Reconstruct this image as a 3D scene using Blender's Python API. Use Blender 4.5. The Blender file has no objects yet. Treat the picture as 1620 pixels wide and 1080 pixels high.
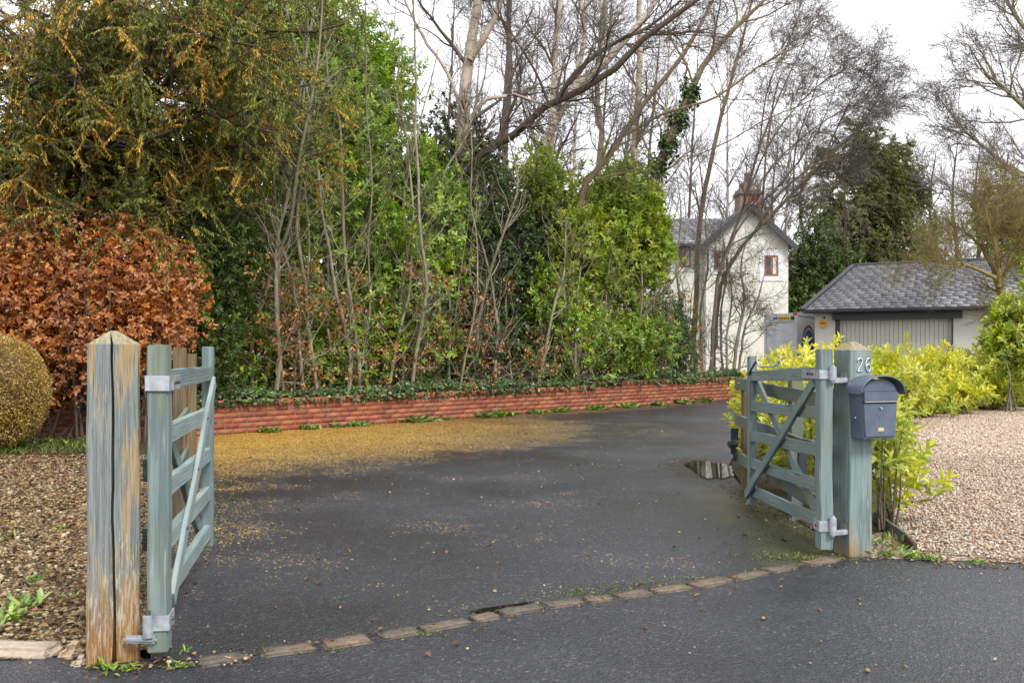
import bpy, bmesh, math, random
import numpy as np
from mathutils import Vector, Matrix
R = math.radians
rng = np.random.default_rng(26)
random.seed(26)
scene = bpy.context.scene
col = scene.collection

# ------------------------------------------------------------------ camera
FPX, CX, HY, CAMH = 1450.0, 810.0, 555.0, 1.18
cam = bpy.data.cameras.new('camera'); camo = bpy.data.objects.new('camera', cam); col.objects.link(camo)
camo.location = (0, 0, CAMH); camo.rotation_euler = (R(90), 0, 0)
cam.sensor_width = 36; cam.lens = 36 * FPX / 1620; cam.shift_y = (HY - 540) / 1620
cam.clip_end = 1000; cam.clip_start = .05
scene.camera = camo

def at(px, py, Y):
    return np.array([(px - CX) / FPX * Y, Y, CAMH + (HY - py) / FPX * Y])
def gnd(px, py):
    Y = FPX * CAMH / (py - HY)
    return np.array([(px - CX) / FPX * Y, Y, 0.0])

# ------------------------------------------------------------------ object helpers
def tag(o, label=None, cat=None, group=None, kind=None):
    if label: o['label'] = label
    if cat: o['category'] = cat
    if group: o['group'] = group
    if kind: o['kind'] = kind
    return o
def empty(name, loc, label=None, cat=None, group=None, rz=0.0):
    o = bpy.data.objects.new(name, None); col.objects.link(o)
    o.location = tuple(float(v) for v in loc); o.rotation_euler = (0, 0, rz); o.empty_display_size = .1
    return tag(o, label, cat, group)
def link(name, me, mat, parent=None, off=True):
    """world-coordinate mesh -> object; under an unrotated parent its origin goes to the parent's"""
    o = bpy.data.objects.new(name, me); col.objects.link(o)
    if mat is not None: me.materials.append(mat)
    if parent is not None:
        o.parent = parent
        if off:
            w_ = Vector((0, 0, 0)); q = parent
            while q is not None: w_ += q.location; q = q.parent
            o.location = -w_
    return o
def np_mesh(name, V, F, mat, parent=None, rnd=None, smooth=False, F3=None, rnd2=None):
    V = np.asarray(V, np.float32).reshape(-1, 3); F = np.asarray(F, np.int32).reshape(-1, 4)
    me = bpy.data.meshes.new(name)
    n4 = len(F); n3 = 0 if F3 is None else len(F3)
    me.vertices.add(len(V)); me.vertices.foreach_set('co', V.ravel())
    loops = F.ravel(); starts = np.arange(n4) * 4; tot = np.full(n4, 4)
    if n3:
        F3 = np.asarray(F3, np.int32).reshape(-1, 3)
        loops = np.concatenate([loops, F3.ravel()])
        starts = np.concatenate([starts, n4 * 4 + np.arange(n3) * 3]); tot = np.concatenate([tot, np.full(n3, 3)])
    me.loops.add(len(loops)); me.loops.foreach_set('vertex_index', loops.astype(np.int32))
    me.polygons.add(n4 + n3)
    me.polygons.foreach_set('loop_start', starts.astype(np.int32)); me.polygons.foreach_set('loop_total', tot.astype(np.int32))
    if smooth: me.polygons.foreach_set('use_smooth', np.ones(n4 + n3, bool))
    for nm, a in (('rnd', rnd), ('tipv', rnd2)):
        if a is not None:
            at_ = me.attributes.new(nm, 'FLOAT', 'POINT'); at_.data.foreach_set('value', np.asarray(a, np.float32).ravel())
    me.update(calc_edges=True)
    return link(name, me, mat, parent)
def cat_mesh(parts):
    """merge (V,F,rnd[,tip]) tuples"""
    Vs, Fs, Rs, Ts, k = [], [], [], [], 0
    for p in parts:
        V = np.asarray(p[0]).reshape(-1, 3)
        Vs.append(V); Fs.append(np.asarray(p[1]).reshape(-1, 4) + k); Rs.append(np.asarray(p[2]).ravel())
        Ts.append(np.asarray(p[3]).ravel() if len(p) > 3 else np.zeros(len(V))); k += len(V)
    return np.concatenate(Vs), np.concatenate(Fs), np.concatenate(Rs), np.concatenate(Ts)
def unit(a):
    return a / (np.linalg.norm(a, axis=-1, keepdims=True) + 1e-9)
def rvec(n):
    return unit(rng.normal(size=(n, 3)))

def bm_obj(name, bm, mat, parent=None, smooth=False):
    me = bpy.data.meshes.new(name); bm.to_mesh(me); bm.free()
    if smooth: me.polygons.foreach_set('use_smooth', np.ones(len(me.polygons), bool))
    return link(name, me, mat, parent)
def bm_box(bm, lo, hi, M=None):
    vs = [bm.verts.new((x, y, z)) for x in (lo[0], hi[0]) for y in (lo[1], hi[1]) for z in (lo[2], hi[2])]
    for f in ((0, 1, 3, 2), (4, 6, 7, 5), (0, 4, 5, 1), (2, 3, 7, 6), (0, 2, 6, 4), (1, 5, 7, 3)):
        bm.faces.new([vs[i] for i in f])
    if M is not None: bmesh.ops.transform(bm, matrix=M, verts=vs)
    return vs
def frame(o, x, y, z):
    M = Matrix.Identity(4)
    for i, v in enumerate((x, y, z)):
        for j in range(3): M[j][i] = v[j]
    for j in range(3): M[j][3] = o[j]
    return M
def local_obj(name, bm, mat, M, parent=None, smooth=False):
    """mesh in local axes, placed with matrix M (world); parent has only a location"""
    me = bpy.data.meshes.new(name); bm.to_mesh(me); bm.free(); me.materials.append(mat)
    if smooth: me.polygons.foreach_set('use_smooth', np.ones(len(me.polygons), bool))
    o = bpy.data.objects.new(name, me); col.objects.link(o)
    if parent is not None:
        o.parent = parent
        pm = parent
        base = Matrix.Identity(4)
        chain = []
        while pm is not None: chain.append(pm); pm = pm.parent
        for c in reversed(chain): base = base @ c.matrix_basis
        M = base.inverted() @ M
    o.matrix_basis = M
    return o
def board(name, p0, p1, w, t, nrm, mat, parent=None, bev=.004, taper=None, roundtop=0, cuts=10, wob=.0012):
    """length along local X, thickness along local Y (=nrm), width along Z; slightly uneven edges"""
    p0, p1 = Vector(p0), Vector(p1); x = (p1 - p0); L = x.length; x.normalize()
    y = Vector(nrm); y = (y - x * y.dot(x)).normalized(); z = x.cross(y)
    bm = bmesh.new()
    w1 = w if taper is None else taper
    vs = []
    bm_box(bm, (0, -t / 2, -w / 2), (L, t / 2, w / 2))
    for v in bm.verts:
        if v.co.x > L / 2 and taper is not None: v.co.z *= w1 / w
    if bev: bmesh.ops.bevel(bm, geom=list(bm.edges), offset=bev, segments=2, affect='EDGES')
    if roundtop:
        for v in bm.verts:
            if v.co.x > L - .02 and v.co.z < -w * .2: v.co.x -= roundtop
    es = [e for e in bm.edges if abs(e.verts[0].co.x - e.verts[1].co.x) > L * .5]
    if cuts and es: bmesh.ops.subdivide_edges(bm, edges=es, cuts=cuts, use_grid_fill=True)
    ph = [random.uniform(0, 6.28) for _ in range(6)]
    for v in bm.verts:
        s = v.co.x
        v.co.y += wob * (math.sin(s * 7 + ph[0]) + math.sin(s * 17 + ph[1])); v.co.z += wob * (math.sin(s * 5 + ph[2]) + math.sin(s * 13 + ph[3]))
    bmesh.ops.recalc_face_normals(bm, faces=bm.faces)
    return local_obj(name, bm, mat, frame(p0, x, y, z), parent)

# ------------------------------------------------------------------ material helpers
class NT:
    def __init__(s, name):
        s.m = bpy.data.materials.new(name); s.m.use_nodes = True; s.t = s.m.node_tree
        s.t.nodes.clear(); s.out = s.t.nodes.new('ShaderNodeOutputMaterial')
    def n(s, typ, ins=None, **props):
        nd = s.t.nodes.new('ShaderNode' + typ)
        for k, v in props.items(): setattr(nd, k, v)
        for k, v in (ins or {}).items(): s.set(nd, k, v)
        return nd
    def set(s, nd, k, v):
        sock = nd.inputs[k]
        if isinstance(v, bpy.types.NodeSocket): s.t.links.new(v, sock)
        elif isinstance(v, bpy.types.Node): s.t.links.new(v.outputs[0], sock)
        else:
            if hasattr(sock.default_value, '__len__') and not isinstance(v, str):
                v = tuple(v)
                if len(v) == 3 and len(sock.default_value) == 4: v = v + (1,)
            sock.default_value = v
    def obj(s): return s.n('TexCoord').outputs['Object']
    def pos(s): return s.n('NewGeometry').outputs['Position']
    def map(s, vec, scale=(1, 1, 1), loc=(0, 0, 0)):
        return s.n('Mapping', {'Vector': vec, 'Scale': scale, 'Location': loc}).outputs[0]
    def noise(s, vec, scale, detail=4, rough=.55, dist=0.0):
        return s.n('TexNoise', {'Vector': vec, 'Scale': scale, 'Detail': detail, 'Roughness': rough, 'Distortion': dist}).outputs[0]
    def vor(s, vec, scale, feature='F1', out=0, rnd=1.0):
        return s.n('TexVoronoi', {'Vector': vec, 'Scale': scale, 'Randomness': rnd}, feature=feature).outputs[out]
    def ramp(s, fac, stops, interp='LINEAR'):
        nd = s.n('ValToRGB', {'Fac': fac}); cr = nd.color_ramp; cr.interpolation = interp
        while len(cr.elements) < len(stops): cr.elements.new(.5)
        for e, (p, c) in zip(cr.elements, stops):
            e.position = p
            e.color = (tuple(c) + (1,))[:4] if hasattr(c, '__len__') else (c, c, c, 1)
        return nd.outputs[0]
    def math(s, op, a, b=0.0, c=None, clamp=False):
        nd = s.n('Math', {0: a, 1: b}, operation=op, use_clamp=clamp)
        if c is not None: s.set(nd, 2, c)
        return nd.outputs[0]
    def mix(s, f, a, b, mode='MIX'):
        nd = s.n('MixRGB', {'Fac': f, 'Color1': a, 'Color2': b}, blend_type=mode); return nd.outputs[0]
    def attr(s, name): return s.n('Attribute', attribute_name=name).outputs['Fac']
    def bump(s, h, strength=.5, dist=.01, normal=None):
        ins = {'Height': h, 'Strength': strength, 'Distance': dist}
        if normal is not None: ins['Normal'] = normal
        return s.n('Bump', ins).outputs[0]
    def pbr(s, color, rough=.6, normal=None, spec=.5, metal=0.0, **kw):
        ins = {'Base Color': color, 'Roughness': rough, 'Specular IOR Level': spec, 'Metallic': metal}
        if normal is not None: ins['Normal'] = normal
        ins.update(kw)
        p = s.n('BsdfPrincipled', ins); s.t.links.new(p.outputs[0], s.out.inputs[0]); s.p = p
        return s.m
    def leafy(s, color, rough=.45, trans=.3, spec=.4, tcol=None):
        p = s.n('BsdfPrincipled', {'Base Color': color, 'Roughness': rough, 'Specular IOR Level': spec})
        t = s.n('BsdfTranslucent', {'Color': tcol if tcol is not None else color})
        mx = s.n('MixShader', {0: trans, 1: p.outputs[0], 2: t.outputs[0]})
        s.t.links.new(mx.outputs[0], s.out.inputs[0]); return s.m

def leaf_mat(name, stops, rough=.4, trans=.25, clump=.6, cl=(.55, 1.25), spec=.45, hr=(.49, .515)):
    m = NT(name)
    c = m.ramp(m.attr('rnd'), stops)
    nz = m.noise(m.pos(), clump, 2)
    v = m.n('MapRange', {0: nz, 1: .3, 2: .7, 3: cl[0], 4: cl[1]}).outputs[0]
    n2 = m.noise(m.pos(), clump * 2.3, 3)
    hue = m.n('MapRange', {0: n2, 1: .3, 2: .7, 3: hr[0], 4: hr[1]}).outputs[0]; sat = m.n('MapRange', {0: m.noise(m.map(m.pos(), (1, 1, 1), (7, 3, 1)), clump * 1.7, 2), 1: .3, 2: .7, 3: .82, 4: 1.1}).outputs[0]
    c = m.n('HueSaturation', {'Hue': hue, 'Saturation': sat, 'Color': c, 'Value': v}).outputs[0]
    return m.leafy(c, rough, trans, spec)
def bark_mat(name, stops, scale=30, stretch=.25, bump=.5):
    m = NT(name); p = m.map(m.pos(), (1, 1, stretch))
    n1 = m.noise(p, scale, 5, .65); n2 = m.noise(m.pos(), 3, 3)
    f = m.math('ADD', m.math('MULTIPLY', n1, .65), m.math('MULTIPLY', n2, .35))
    return m.pbr(m.ramp(f, stops), .85, m.bump(n1, bump, .01), .2)

# ---------- wood of the gates: thin blue-green stain on grained softwood
def stained_wood(name, paint_a, paint_b, wear=.5, wearcol=((.30, .24, .15), (.42, .37, .27)), green=.3, foot=None, streak=1.0):
    m = NT(name)
    o = m.obj(); rv = m.n('ObjectInfo').outputs['Random']
    off = m.n('CombineXYZ', {0: m.math('MULTIPLY', rv, 9.), 1: m.math('MULTIPLY', rv, 5.), 2: m.math('MULTIPLY', rv, 3.)}).outputs[0]
    v = m.n('VectorMath', {0: o, 1: off}, operation='ADD').outputs[0]
    fine = m.noise(m.map(v, (2.2, 70, 70)), 2.2, 5, .6)
    broad = m.noise(m.map(v, (1.2, 16, 16)), 1.8, 4, .6, .6)
    # growth rings drawn out along the board, swirling round knots
    kn = m.vor(m.map(v, (1.5, 8, 8)), 1.1, 'F1', 0)
    knot = m.n('MapRange', {0: kn, 1: .05, 2: .16, 3: 1., 4: 0.}).outputs[0]
    wv = m.n('TexWave', {'Vector': m.map(v, (.55, 11, 11)), 'Scale': 2.2, 'Distortion': 5., 'Detail': 3., 'Detail Scale': 1.2}, wave_type='BANDS', bands_direction='Z').outputs[1]
    grain = m.math('ADD', m.math('MULTIPLY', fine, .6), m.math('MULTIPLY', wv, .4))
    paint = m.mix(m.ramp(broad, [(.3, 0), (.7, 1)]), paint_a, paint_b)
    paint = m.mix(m.math('MULTIPLY', m.ramp(grain, [(.3, 1), (.62, 0)]), .55), paint, tuple(c * .45 for c in paint_a))
    wn = m.math('ADD', m.math('MULTIPLY', fine, .55), m.math('MULTIPLY', broad, .55))
    if foot:
        sx = m.n('SeparateXYZ', {0: o}).outputs[0]
        low = m.n('MapRange', {0: sx, 1: foot[0], 2: foot[1], 3: foot[2], 4: 0.}).outputs[0]
        wn = m.math('ADD', wn, low)
    wmask = m.ramp(wn, [(.97 - wear * .55 - .06, 0), (.97 - wear * .55, 1)])
    wood = m.mix(m.ramp(fine, [(.35, 0), (.65, 1)]), wearcol[0], wearcol[1])
    if foot:
        wood = m.mix(m.n('MapRange', {0: sx, 1: 0., 2: foot[1] * .7, 3: 1., 4: 0.}).outputs[0], wood, foot[3])
    c = m.mix(wmask, paint, wood)
    c = m.mix(m.math('MULTIPLY', knot, .6), c, (.09, .07, .05))
    gm = m.noise(v, 4.5, 4); gmask = m.math('MULTIPLY', m.ramp(gm, [(.48, 0), (.68, 1)]), green)
    c = m.mix(gmask, c, (.16, .17, .06))
    bp = m.bump(grain, .35 * streak, .004)
    return m.pbr(c, m.ramp(fine, [(.3, .75), (.7, .55)]), bp, .3)

M = {}
M['gate_wood'] = stained_wood('gate_wood', (.125, .180, .183), (.205, .258, .254), .46, ((.23, .20, .135), (.34, .31, .235)), .38)
M['gate_wood_pale'] = stained_wood('gate_wood_pale', (.19, .255, .258), (.30, .36, .35), .48, ((.30, .27, .18), (.40, .37, .27)), .26)
M['fence_wood'] = stained_wood('fence_wood', (.10, .128, .118), (.15, .175, .16), .46, ((.13, .11, .06), (.21, .18, .105)), .8)
M['post_number'] = stained_wood('post_number', (.132, .192, .190), (.218, .282, .272), .50, ((.24, .21, .14), (.36, .33, .26)), .45, (0.0, .30, .13, (.25, .15, .055)), 1.2)
def split_wood():
    m = NT('post_split'); o = m.obj(); sep = m.n('SeparateXYZ', {0: o}); hx, hy = sep.outputs[0], sep.outputs[1]
    fine = m.noise(m.map(o, (3, 120, 120)), 2.0, 6, .65); grain = m.noise(m.map(o, (.9, 38, 38)), 2.0, 4, .6, .3)
    flake = m.noise(m.map(o, (7.5, 62, 62)), 1.9, 4, .65); patch = m.noise(m.map(o, (1.6, 11, 11), (3.3, 1.2, .4)), 1.5, 4, .6)
    c = m.mix(m.ramp(grain, [(.32, 0), (.68, 1)]), (.130, .152, .152), (.235, .252, .24))
    c = m.mix(m.math('MULTIPLY', m.ramp(fine, [(.36, 1), (.50, 0)]), .7), c, (.055, .058, .060))
    right = m.n('MapRange', {0: hy, 1: -.02, 2: .03, 3: 0., 4: .10}).outputs[0]
    low = m.n('MapRange', {0: hx, 1: .0, 2: .62, 3: .20, 4: 0.}).outputs[0]
    # bare pale wood where the stain has come away
    pm = m.ramp(m.math('ADD', m.math('ADD', m.math('MULTIPLY', patch, .75), m.math('MULTIPLY', fine, .25)), m.math('MULTIPLY', right, .6)), [(.555, 0), (.59, 1)])
    wood = m.mix(m.ramp(fine, [(.35, 0), (.65, 1)]), (.20, .125, .055), (.40, .315, .19))
    wood = m.mix(m.ramp(patch, [(.60, 0), (.70, 1)]), wood, (.36, .20, .055))
    c = m.mix(m.math('MULTIPLY', pm, .85), c, wood)
    # small pale flakes, thicker towards the foot
    fm = m.ramp(m.math('ADD', flake, m.math('ADD', low, m.math('MULTIPLY', right, .4))), [(.665, 0), (.70, 1)])
    c = m.mix(m.math('MULTIPLY', fm, .85), c, m.mix(grain, (.26, .21, .135), (.50, .46, .37)))
    fb = m.n('MapRange', {0: m.math('ADD', hx, m.math('MULTIPLY', m.math('SUBTRACT', flake, .5), 1.1)), 1: .0, 2: .35, 3: .95, 4: 0.}).outputs[0]
    c = m.mix(fb, c, m.mix(m.ramp(fine, [(.35, 0), (.65, 1)]), (.13, .058, .016), (.36, .175, .045)))
    kn = m.vor(m.map(o, (3.2, 9, 9), (.7, .2, .1)), 1.0, 'F1', 0); c = m.mix(m.n('MapRange', {0: kn, 1: .06, 2: .13, 3: .85, 4: 0.}).outputs[0], c, (.07, .05, .032))
    return m.pbr(c, .75, m.bump(m.math('ADD', fine, m.math('MULTIPLY', fm, -.4)), .6, .004), .25)
M['post_split'] = split_wood()
m = NT('bare_post_wood'); fn = m.noise(m.map(m.obj(), (2, 40, 40)), 2, 5)
M['brown_post'] = m.pbr(m.ramp(fn, [(.3, (.075, .052, .028)), (.7, (.19, .135, .075))]), .8, m.bump(fn, .4, .004), .2)
m = NT('endgrain'); fn = m.noise(m.map(m.obj(), (10, 60, 30)), 1.5, 5)
M['endgrain'] = m.pbr(m.ramp(fn, [(.3, (.15, .13, .08)), (.7, (.30, .265, .18))]), .8, m.bump(fn, .4, .004), .2)
m = NT('galvanised'); fn = m.vor(m.obj(), 90, 'F1', 1); f2 = m.noise(m.pos(), 25, 4)
M['galv'] = m.pbr(m.mix(.5, m.mix(.25, (.50, .53, .58), fn, 'MULTIPLY'), m.ramp(f2, [(.35, (.20, .21, .22)), (.65, (.48, .50, .53))])), m.ramp(f2, [(.3, .35), (.7, .6)]), None, .5, .55)
m = NT('bolt_steel'); M['bolt'] = m.pbr((.10, .095, .09), .55, None, .5, .6)
m = NT('dark_gap'); M['black'] = m.pbr((.012, .011, .01), .8)
m = NT('powder_coat'); fn = m.noise(m.obj(), 260, 2); f2 = m.noise(m.obj(), 9, 4)
M['box_paint'] = m.pbr(m.ramp(f2, [(.3, (.062, .083, .118)), (.75, (.092, .118, .160))]), m.ramp(f2, [(.3, .30), (.7, .46)]), m.bump(fn, .12, .001), .5)
m = NT('box_paint_dark'); M['box_dark'] = m.pbr((.026, .035, .05), .4, None, .5)
m = NT('chrome'); M['chrome'] = m.pbr((.62, .62, .62), .22, None, .5, .95)
m = NT('brass'); M['brass'] = m.pbr((.62, .47, .20), .35, None, .5, .7)
m = NT('paper'); fn = m.noise(m.map(m.obj(), (60, 60, 200)), 1, 3); M['paper'] = m.pbr(m.ramp(fn, [(.4, (.35, .24, .10)), (.6, (.62, .52, .30))]), .5)

# ---------- ground materials
def asphalt(name, tint=(1, 1, 1), litter=False, wet=.0):
    m = NT(name); p = m.pos()
    ch = m.vor(p, 105, 'F1', 1); cd = m.vor(p, 105, 'F1', 0)
    ch2 = m.vor(p, 48, 'F1', 1); cd2 = m.vor(p, 48, 'F1', 0)
    n1 = m.noise(p, .55, 5, .6); n2 = m.noise(p, 3.0, 4, .6); n3 = m.noise(p, 9, 3)
    g = m.n('SeparateColor', {0: ch}).outputs[0]; g2 = m.n('SeparateColor', {0: ch2}).outputs[1]
    chip = m.ramp(g, [(0, (.024, .025, .029)), (.55, (.042, .043, .049)), (.85, (.062, .063, .071)), (.965, (.088, .087, .09)), (.985, (.24, .21, .165))])
    chip2 = m.ramp(g2, [(0, (.021, .022, .026)), (.7, (.05, .051, .058)), (.96, (.08, .079, .082)), (1, (.17, .15, .125))])
    c = m.mix(m.ramp(n3, [(.45, 0), (.6, .75)]), chip, chip2)
    c = m.mix(m.math('MULTIPLY', m.ramp(n2, [(.35, 0), (.7, 1)]), .35), c, (.050, .049, .051))
    c = m.n('HueSaturation', {'Color': c, 'Value': m.n('MapRange', {0: n1, 1: .3, 2: .7, 3: .62, 4: 1.42}).outputs[0]}).outputs[0]
    n0 = m.noise(m.map(p, (.5, .22, 1)), .9, 3, .5); c = m.n('HueSaturation', {'Color': c, 'Value': m.n('MapRange', {0: n0, 1: .35, 2: .65, 3: .84, 4: 1.16}).outputs[0]}).outputs[0]
    c = m.mix(1.0, c, tuple(t * k for t, k in zip(tint, (.555, .58, .65))), 'MULTIPLY')
    rough = m.ramp(n1, [(.3, .26), (.7, .6)])
    if litter:
        # yellow-brown drift of fallen catkins: strongest at the foot of the wall, thinning out over the drive
        xyz = m.n('SeparateXYZ', {0: p}); X, Y = xyz.outputs[0], xyz.outputs[1]
        d = m.math('MULTIPLY', m.math('SUBTRACT', m.math('SUBTRACT', Y, X), 16.8), .7071)    # - = on the drive side of the wall
        s = m.math('MULTIPLY', m.math('ADD', m.math('ADD', Y, X), -8.6), .7071)               # along the wall
        near = m.n('MapRange', {0: d, 1: -4.7, 2: -1.2, 3: .0, 4: .95}).outputs[0]
        along = m.n('MapRange', {0: s, 1: 1.2, 2: 6.6, 3: 1.05, 4: 0.}).outputs[0]
        dens = m.math('MULTIPLY', near, along)
        foot = m.math('MULTIPLY', m.n('MapRange', {0: d, 1: -.9, 2: -.1, 3: 0., 4: .26}).outputs[0], m.n('MapRange', {0: s, 1: 9., 2: 14., 3: 1., 4: .4}).outputs[0])
        dens = m.math('MAXIMUM', dens, foot)
        # a thin strip of it behind the left gate
        gx = m.n('MapRange', {0: m.math('ADD', X, m.math('MULTIPLY', Y, .27)), 1: .5, 2: -.2, 3: 0., 4: .16}).outputs[0]
        dens = m.math('MAXIMUM', dens, m.math('MULTIPLY', gx, m.n('MapRange', {0: Y, 1: 3.6, 2: 6., 3: .0, 4: 1.}).outputs[0]))
        dens = m.math('ADD', dens, m.math('MULTIPLY', m.math('SUBTRACT', m.noise(p, 1.1, 6, .72), .5), .85))
        dens = m.math('MULTIPLY', dens, m.n('MapRange', {0: dens, 1: .0, 2: .25, 3: 0., 4: 1.}).outputs[0])
        lv = m.vor(p, 105, 'F1', 1); r_, g_, b_ = [m.n('SeparateColor', {0: lv}).outputs[i] for i in range(3)]
        fm = m.math('LESS_THAN', r_, dens)
        lc = m.ramp(g_, [(0, (.10, .05, .010)), (.35, (.30, .16, .022)), (.75, (.47, .28, .036)), (1, (.55, .40, .10))])
        c = m.mix(fm, c, lc)
        # moss patches by the right-hand gate and a dirty tide mark across the bend
        mx = m.n('MapRange', {0: m.math('ABSOLUTE', m.math('SUBTRACT', X, 1.72)), 1: .10, 2: .62, 3: 1., 4: 0.}).outputs[0]
        my = m.n('MapRange', {0: Y, 1: 8.6, 2: 7.4, 3: 0., 4: 1.}).outputs[0]
        mo = m.math('MULTIPLY', m.math('MULTIPLY', mx, my), m.math('ADD', m.noise(p, 4, 4, .7), .12))
        mm = m.ramp(m.math('MULTIPLY', mo, m.math('ADD', g_, .45)), [(.36, 0), (.52, 1)])
        c = m.mix(m.math('MULTIPLY', mm, .45), c, m.ramp(b_, [(0, (.05, .055, .01)), (1, (.16, .17, .03))]))
        c = m.mix(m.math('MULTIPLY', m.math('MULTIPLY', m.math('MULTIPLY', mx, my), m.ramp(m.noise(p, 2.5, 4, .7), [(.4, 0), (.65, 1)])), .4), c, (.03, .029, .014))
        px_ = m.math('MULTIPLY', m.math('SUBTRACT', X, 1.981), 1.9); py_ = m.math('MULTIPLY', m.math('SUBTRACT', Y, 9.150), .78)
        pd = m.math('SQRT', m.math('ADD', m.math('MULTIPLY', px_, px_), m.math('MULTIPLY', py_, py_)))
        pd = m.math('ADD', pd, m.math('MULTIPLY', m.math('SUBTRACT', m.noise(p, 3.2, 4, .65), .5), .9))
        damp = m.ramp(pd, [(.62, 1), (1.0, 0)])
        c = m.mix(m.math('MULTIPLY', damp, .62), c, (.010, .010, .010))
        rough = m.mix(fm, rough, (.8, .8, .8)); rough = m.mix(damp, rough, (.16, .16, .16))
    h = m.math('ADD', m.math('MULTIPLY', cd, .6), m.math('MULTIPLY', cd2, .5))
    return m.pbr(c, rough, m.bump(h, .75, .008, m.bump(n2, .25, .01)), .5)
M['road'] = asphalt('road_asphalt')
M['drive'] = asphalt('drive_asphalt', (1.0, .98, .96), True)
def pebble_mat(name, stops):
    m = NT(name); c = m.ramp(m.attr('rnd'), stops, 'LINEAR')
    n1 = m.noise(m.pos(), 120, 3); c = m.mix(.35, c, m.ramp(n1, [(.3, .35), (.7, 1.0)]), 'MULTIPLY')
    return m.pbr(c, .55, None, .35)
PINK = [(0, (.13, .085, .06)), (.12, (.27, .18, .125)), (.3, (.41, .30, .22)), (.5, (.53, .42, .325)), (.68, (.45, .29, .195)), (.82, (.62, .54, .45)), (.93, (.27, .24, .215)), (1, (.70, .64, .57))]
OCHRE = [(0, (.07, .044, .024)), (.2, (.14, .09, .042)), (.45, (.24, .165, .074)), (.7, (.33, .245, .12)), (.88, (.41, .325, .195)), (1, (.50, .43, .32))]
M['pink_pebble'] = pebble_mat('pink_pebble', PINK); M['ochre_pebble'] = pebble_mat('ochre_pebble', OCHRE)
def gravel_sheet(name, stops, scale, dark):
    m = NT(name); p = m.pos(); v = m.vor(p, scale, 'F1', 1); d = m.vor(p, scale, 'F1', 0)
    g = m.n('SeparateColor', {0: v}).outputs[0]
    c = m.mix(m.ramp(d, [(.35, 0), (.75, 1)]), m.ramp(g, stops), dark)
    return m.pbr(c, .7, m.bump(m.math('SUBTRACT', 1., d), 1., .02), .3)
M['gravel'] = gravel_sheet('gravel_sheet', PINK, 40, (.16, .11, .08))
M['chips'] = gravel_sheet('chip_sheet', OCHRE, 34, (.06, .04, .02))
m = NT('soil'); n1 = m.noise(m.pos(), 14, 6, .7); n2 = m.noise(m.pos(), 1.1, 3)
M['soil'] = m.pbr(m.mix(m.ramp(n2, [(.4, 0), (.65, .6)]), m.ramp(n1, [(.3, (.022, .015, .009)), (.7, (.085, .055, .03))]), (.05, .06, .018)), .9, m.bump(n1, .8, .03), .2)
m = NT('far_ground'); n1 = m.noise(m.pos(), .8, 6, .7)
M['ground'] = m.pbr(m.ramp(n1, [(.3, (.04, .045, .015)), (.7, (.09, .085, .035))]), .9, m.bump(n1, .6, .05), .2)
m = NT('puddle_water'); n1 = m.noise(m.pos(), 7, 2)
M['water'] = m.pbr((.010, .009, .007), .03, m.bump(n1, .03, .004), .5, IOR=1.33)
m = NT('sett_stone'); n1 = m.noise(m.pos(), 30, 6, .65); n2 = m.noise(m.pos(), 7, 3); rv = m.n('ObjectInfo').outputs['Random']
c = m.mix(rv, m.ramp(n1, [(.3, (.05, .042, .036)), (.7, (.14, .115, .095))]), m.ramp(n1, [(.3, (.085, .06, .043)), (.7, (.20, .15, .108))]))
M['sett'] = m.pbr(m.mix(m.ramp(n2, [(.5, 0), (.68, .55)]), c, (.09, .085, .05)), .7, m.bump(n1, .6, .012), .3)
m = NT('kerb_stone'); n1 = m.noise(m.pos(), 45, 5, .65); n2 = m.noise(m.pos(), 5, 3)
M['kerb'] = m.pbr(m.mix(n2, m.ramp(n1, [(.3, (.22, .18, .14)), (.7, (.52, .46, .39))]), (.40, .31, .24)), .8, m.bump(n1, .6, .012), .3)
m = NT('rock'); n1 = m.noise(m.pos(), 35, 5, .65)
M['rock'] = m.pbr(m.ramp(n1, [(.3, (.23, .15, .09)), (.7, (.50, .38, .27))]), .8, m.bump(n1, .7, .02), .3)

# ---------- masonry, slates, house
m = NT('red_brick'); n1 = m.noise(m.pos(), 35, 5, .7); n2 = m.noise(m.pos(), 2.2, 4)
c = m.ramp(m.attr('rnd'), [(0, (.19, .058, .034)), (.3, (.27, .080, .042)), (.6, (.325, .105, .052)), (.85, (.38, .14, .072)), (1, (.23, .105, .07))])
c = m.mix(.4, c, m.ramp(n1, [(.3, .6), (.7, 1.0)]), 'MULTIPLY')
M['brick'] = m.pbr(m.mix(m.ramp(n2, [(.52, 0), (.72, .5)]), c, (.15, .10, .07)), .85, m.bump(n1, .25, .004), .25)
m = NT('mortar'); n1 = m.noise(m.pos(), 40, 5); M['mortar'] = m.pbr(m.ramp(n1, [(.3, (.15, .07, .044)), (.7, (.24, .125, .08))]), .9, m.bump(n1, .5, .006), .2)
m = NT('slate'); n1 = m.noise(m.pos(), 9, 5, .7); n2 = m.noise(m.pos(), .9, 3)
c = m.ramp(m.attr('rnd'), [(0, (.165, .168, .190)), (.5, (.20, .204, .230)), (.9, (.235, .237, .262)), (1, (.28, .272, .278))])
c = m.mix(m.ramp(n2, [(.45, 0), (.7, .3)]), c, (.22, .205, .19))
M['slate'] = m.pbr(m.mix(.35, c, m.ramp(n1, [(.3, .5), (.7, 1.)]), 'MULTIPLY'), .5, m.bump(n1, .3, .01), .4)
def render_wall(name, a, b):
    m = NT(name); n1 = m.noise(m.pos(), 18, 5, .7); n2 = m.noise(m.map(m.pos(), (1, 1, .35)), 1.1, 4, .6)
    return m.pbr(m.mix(m.ramp(n2, [(.42, 0), (.75, .6)]), a, b), .85, m.bump(n1, .25, .01), .2)
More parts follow.
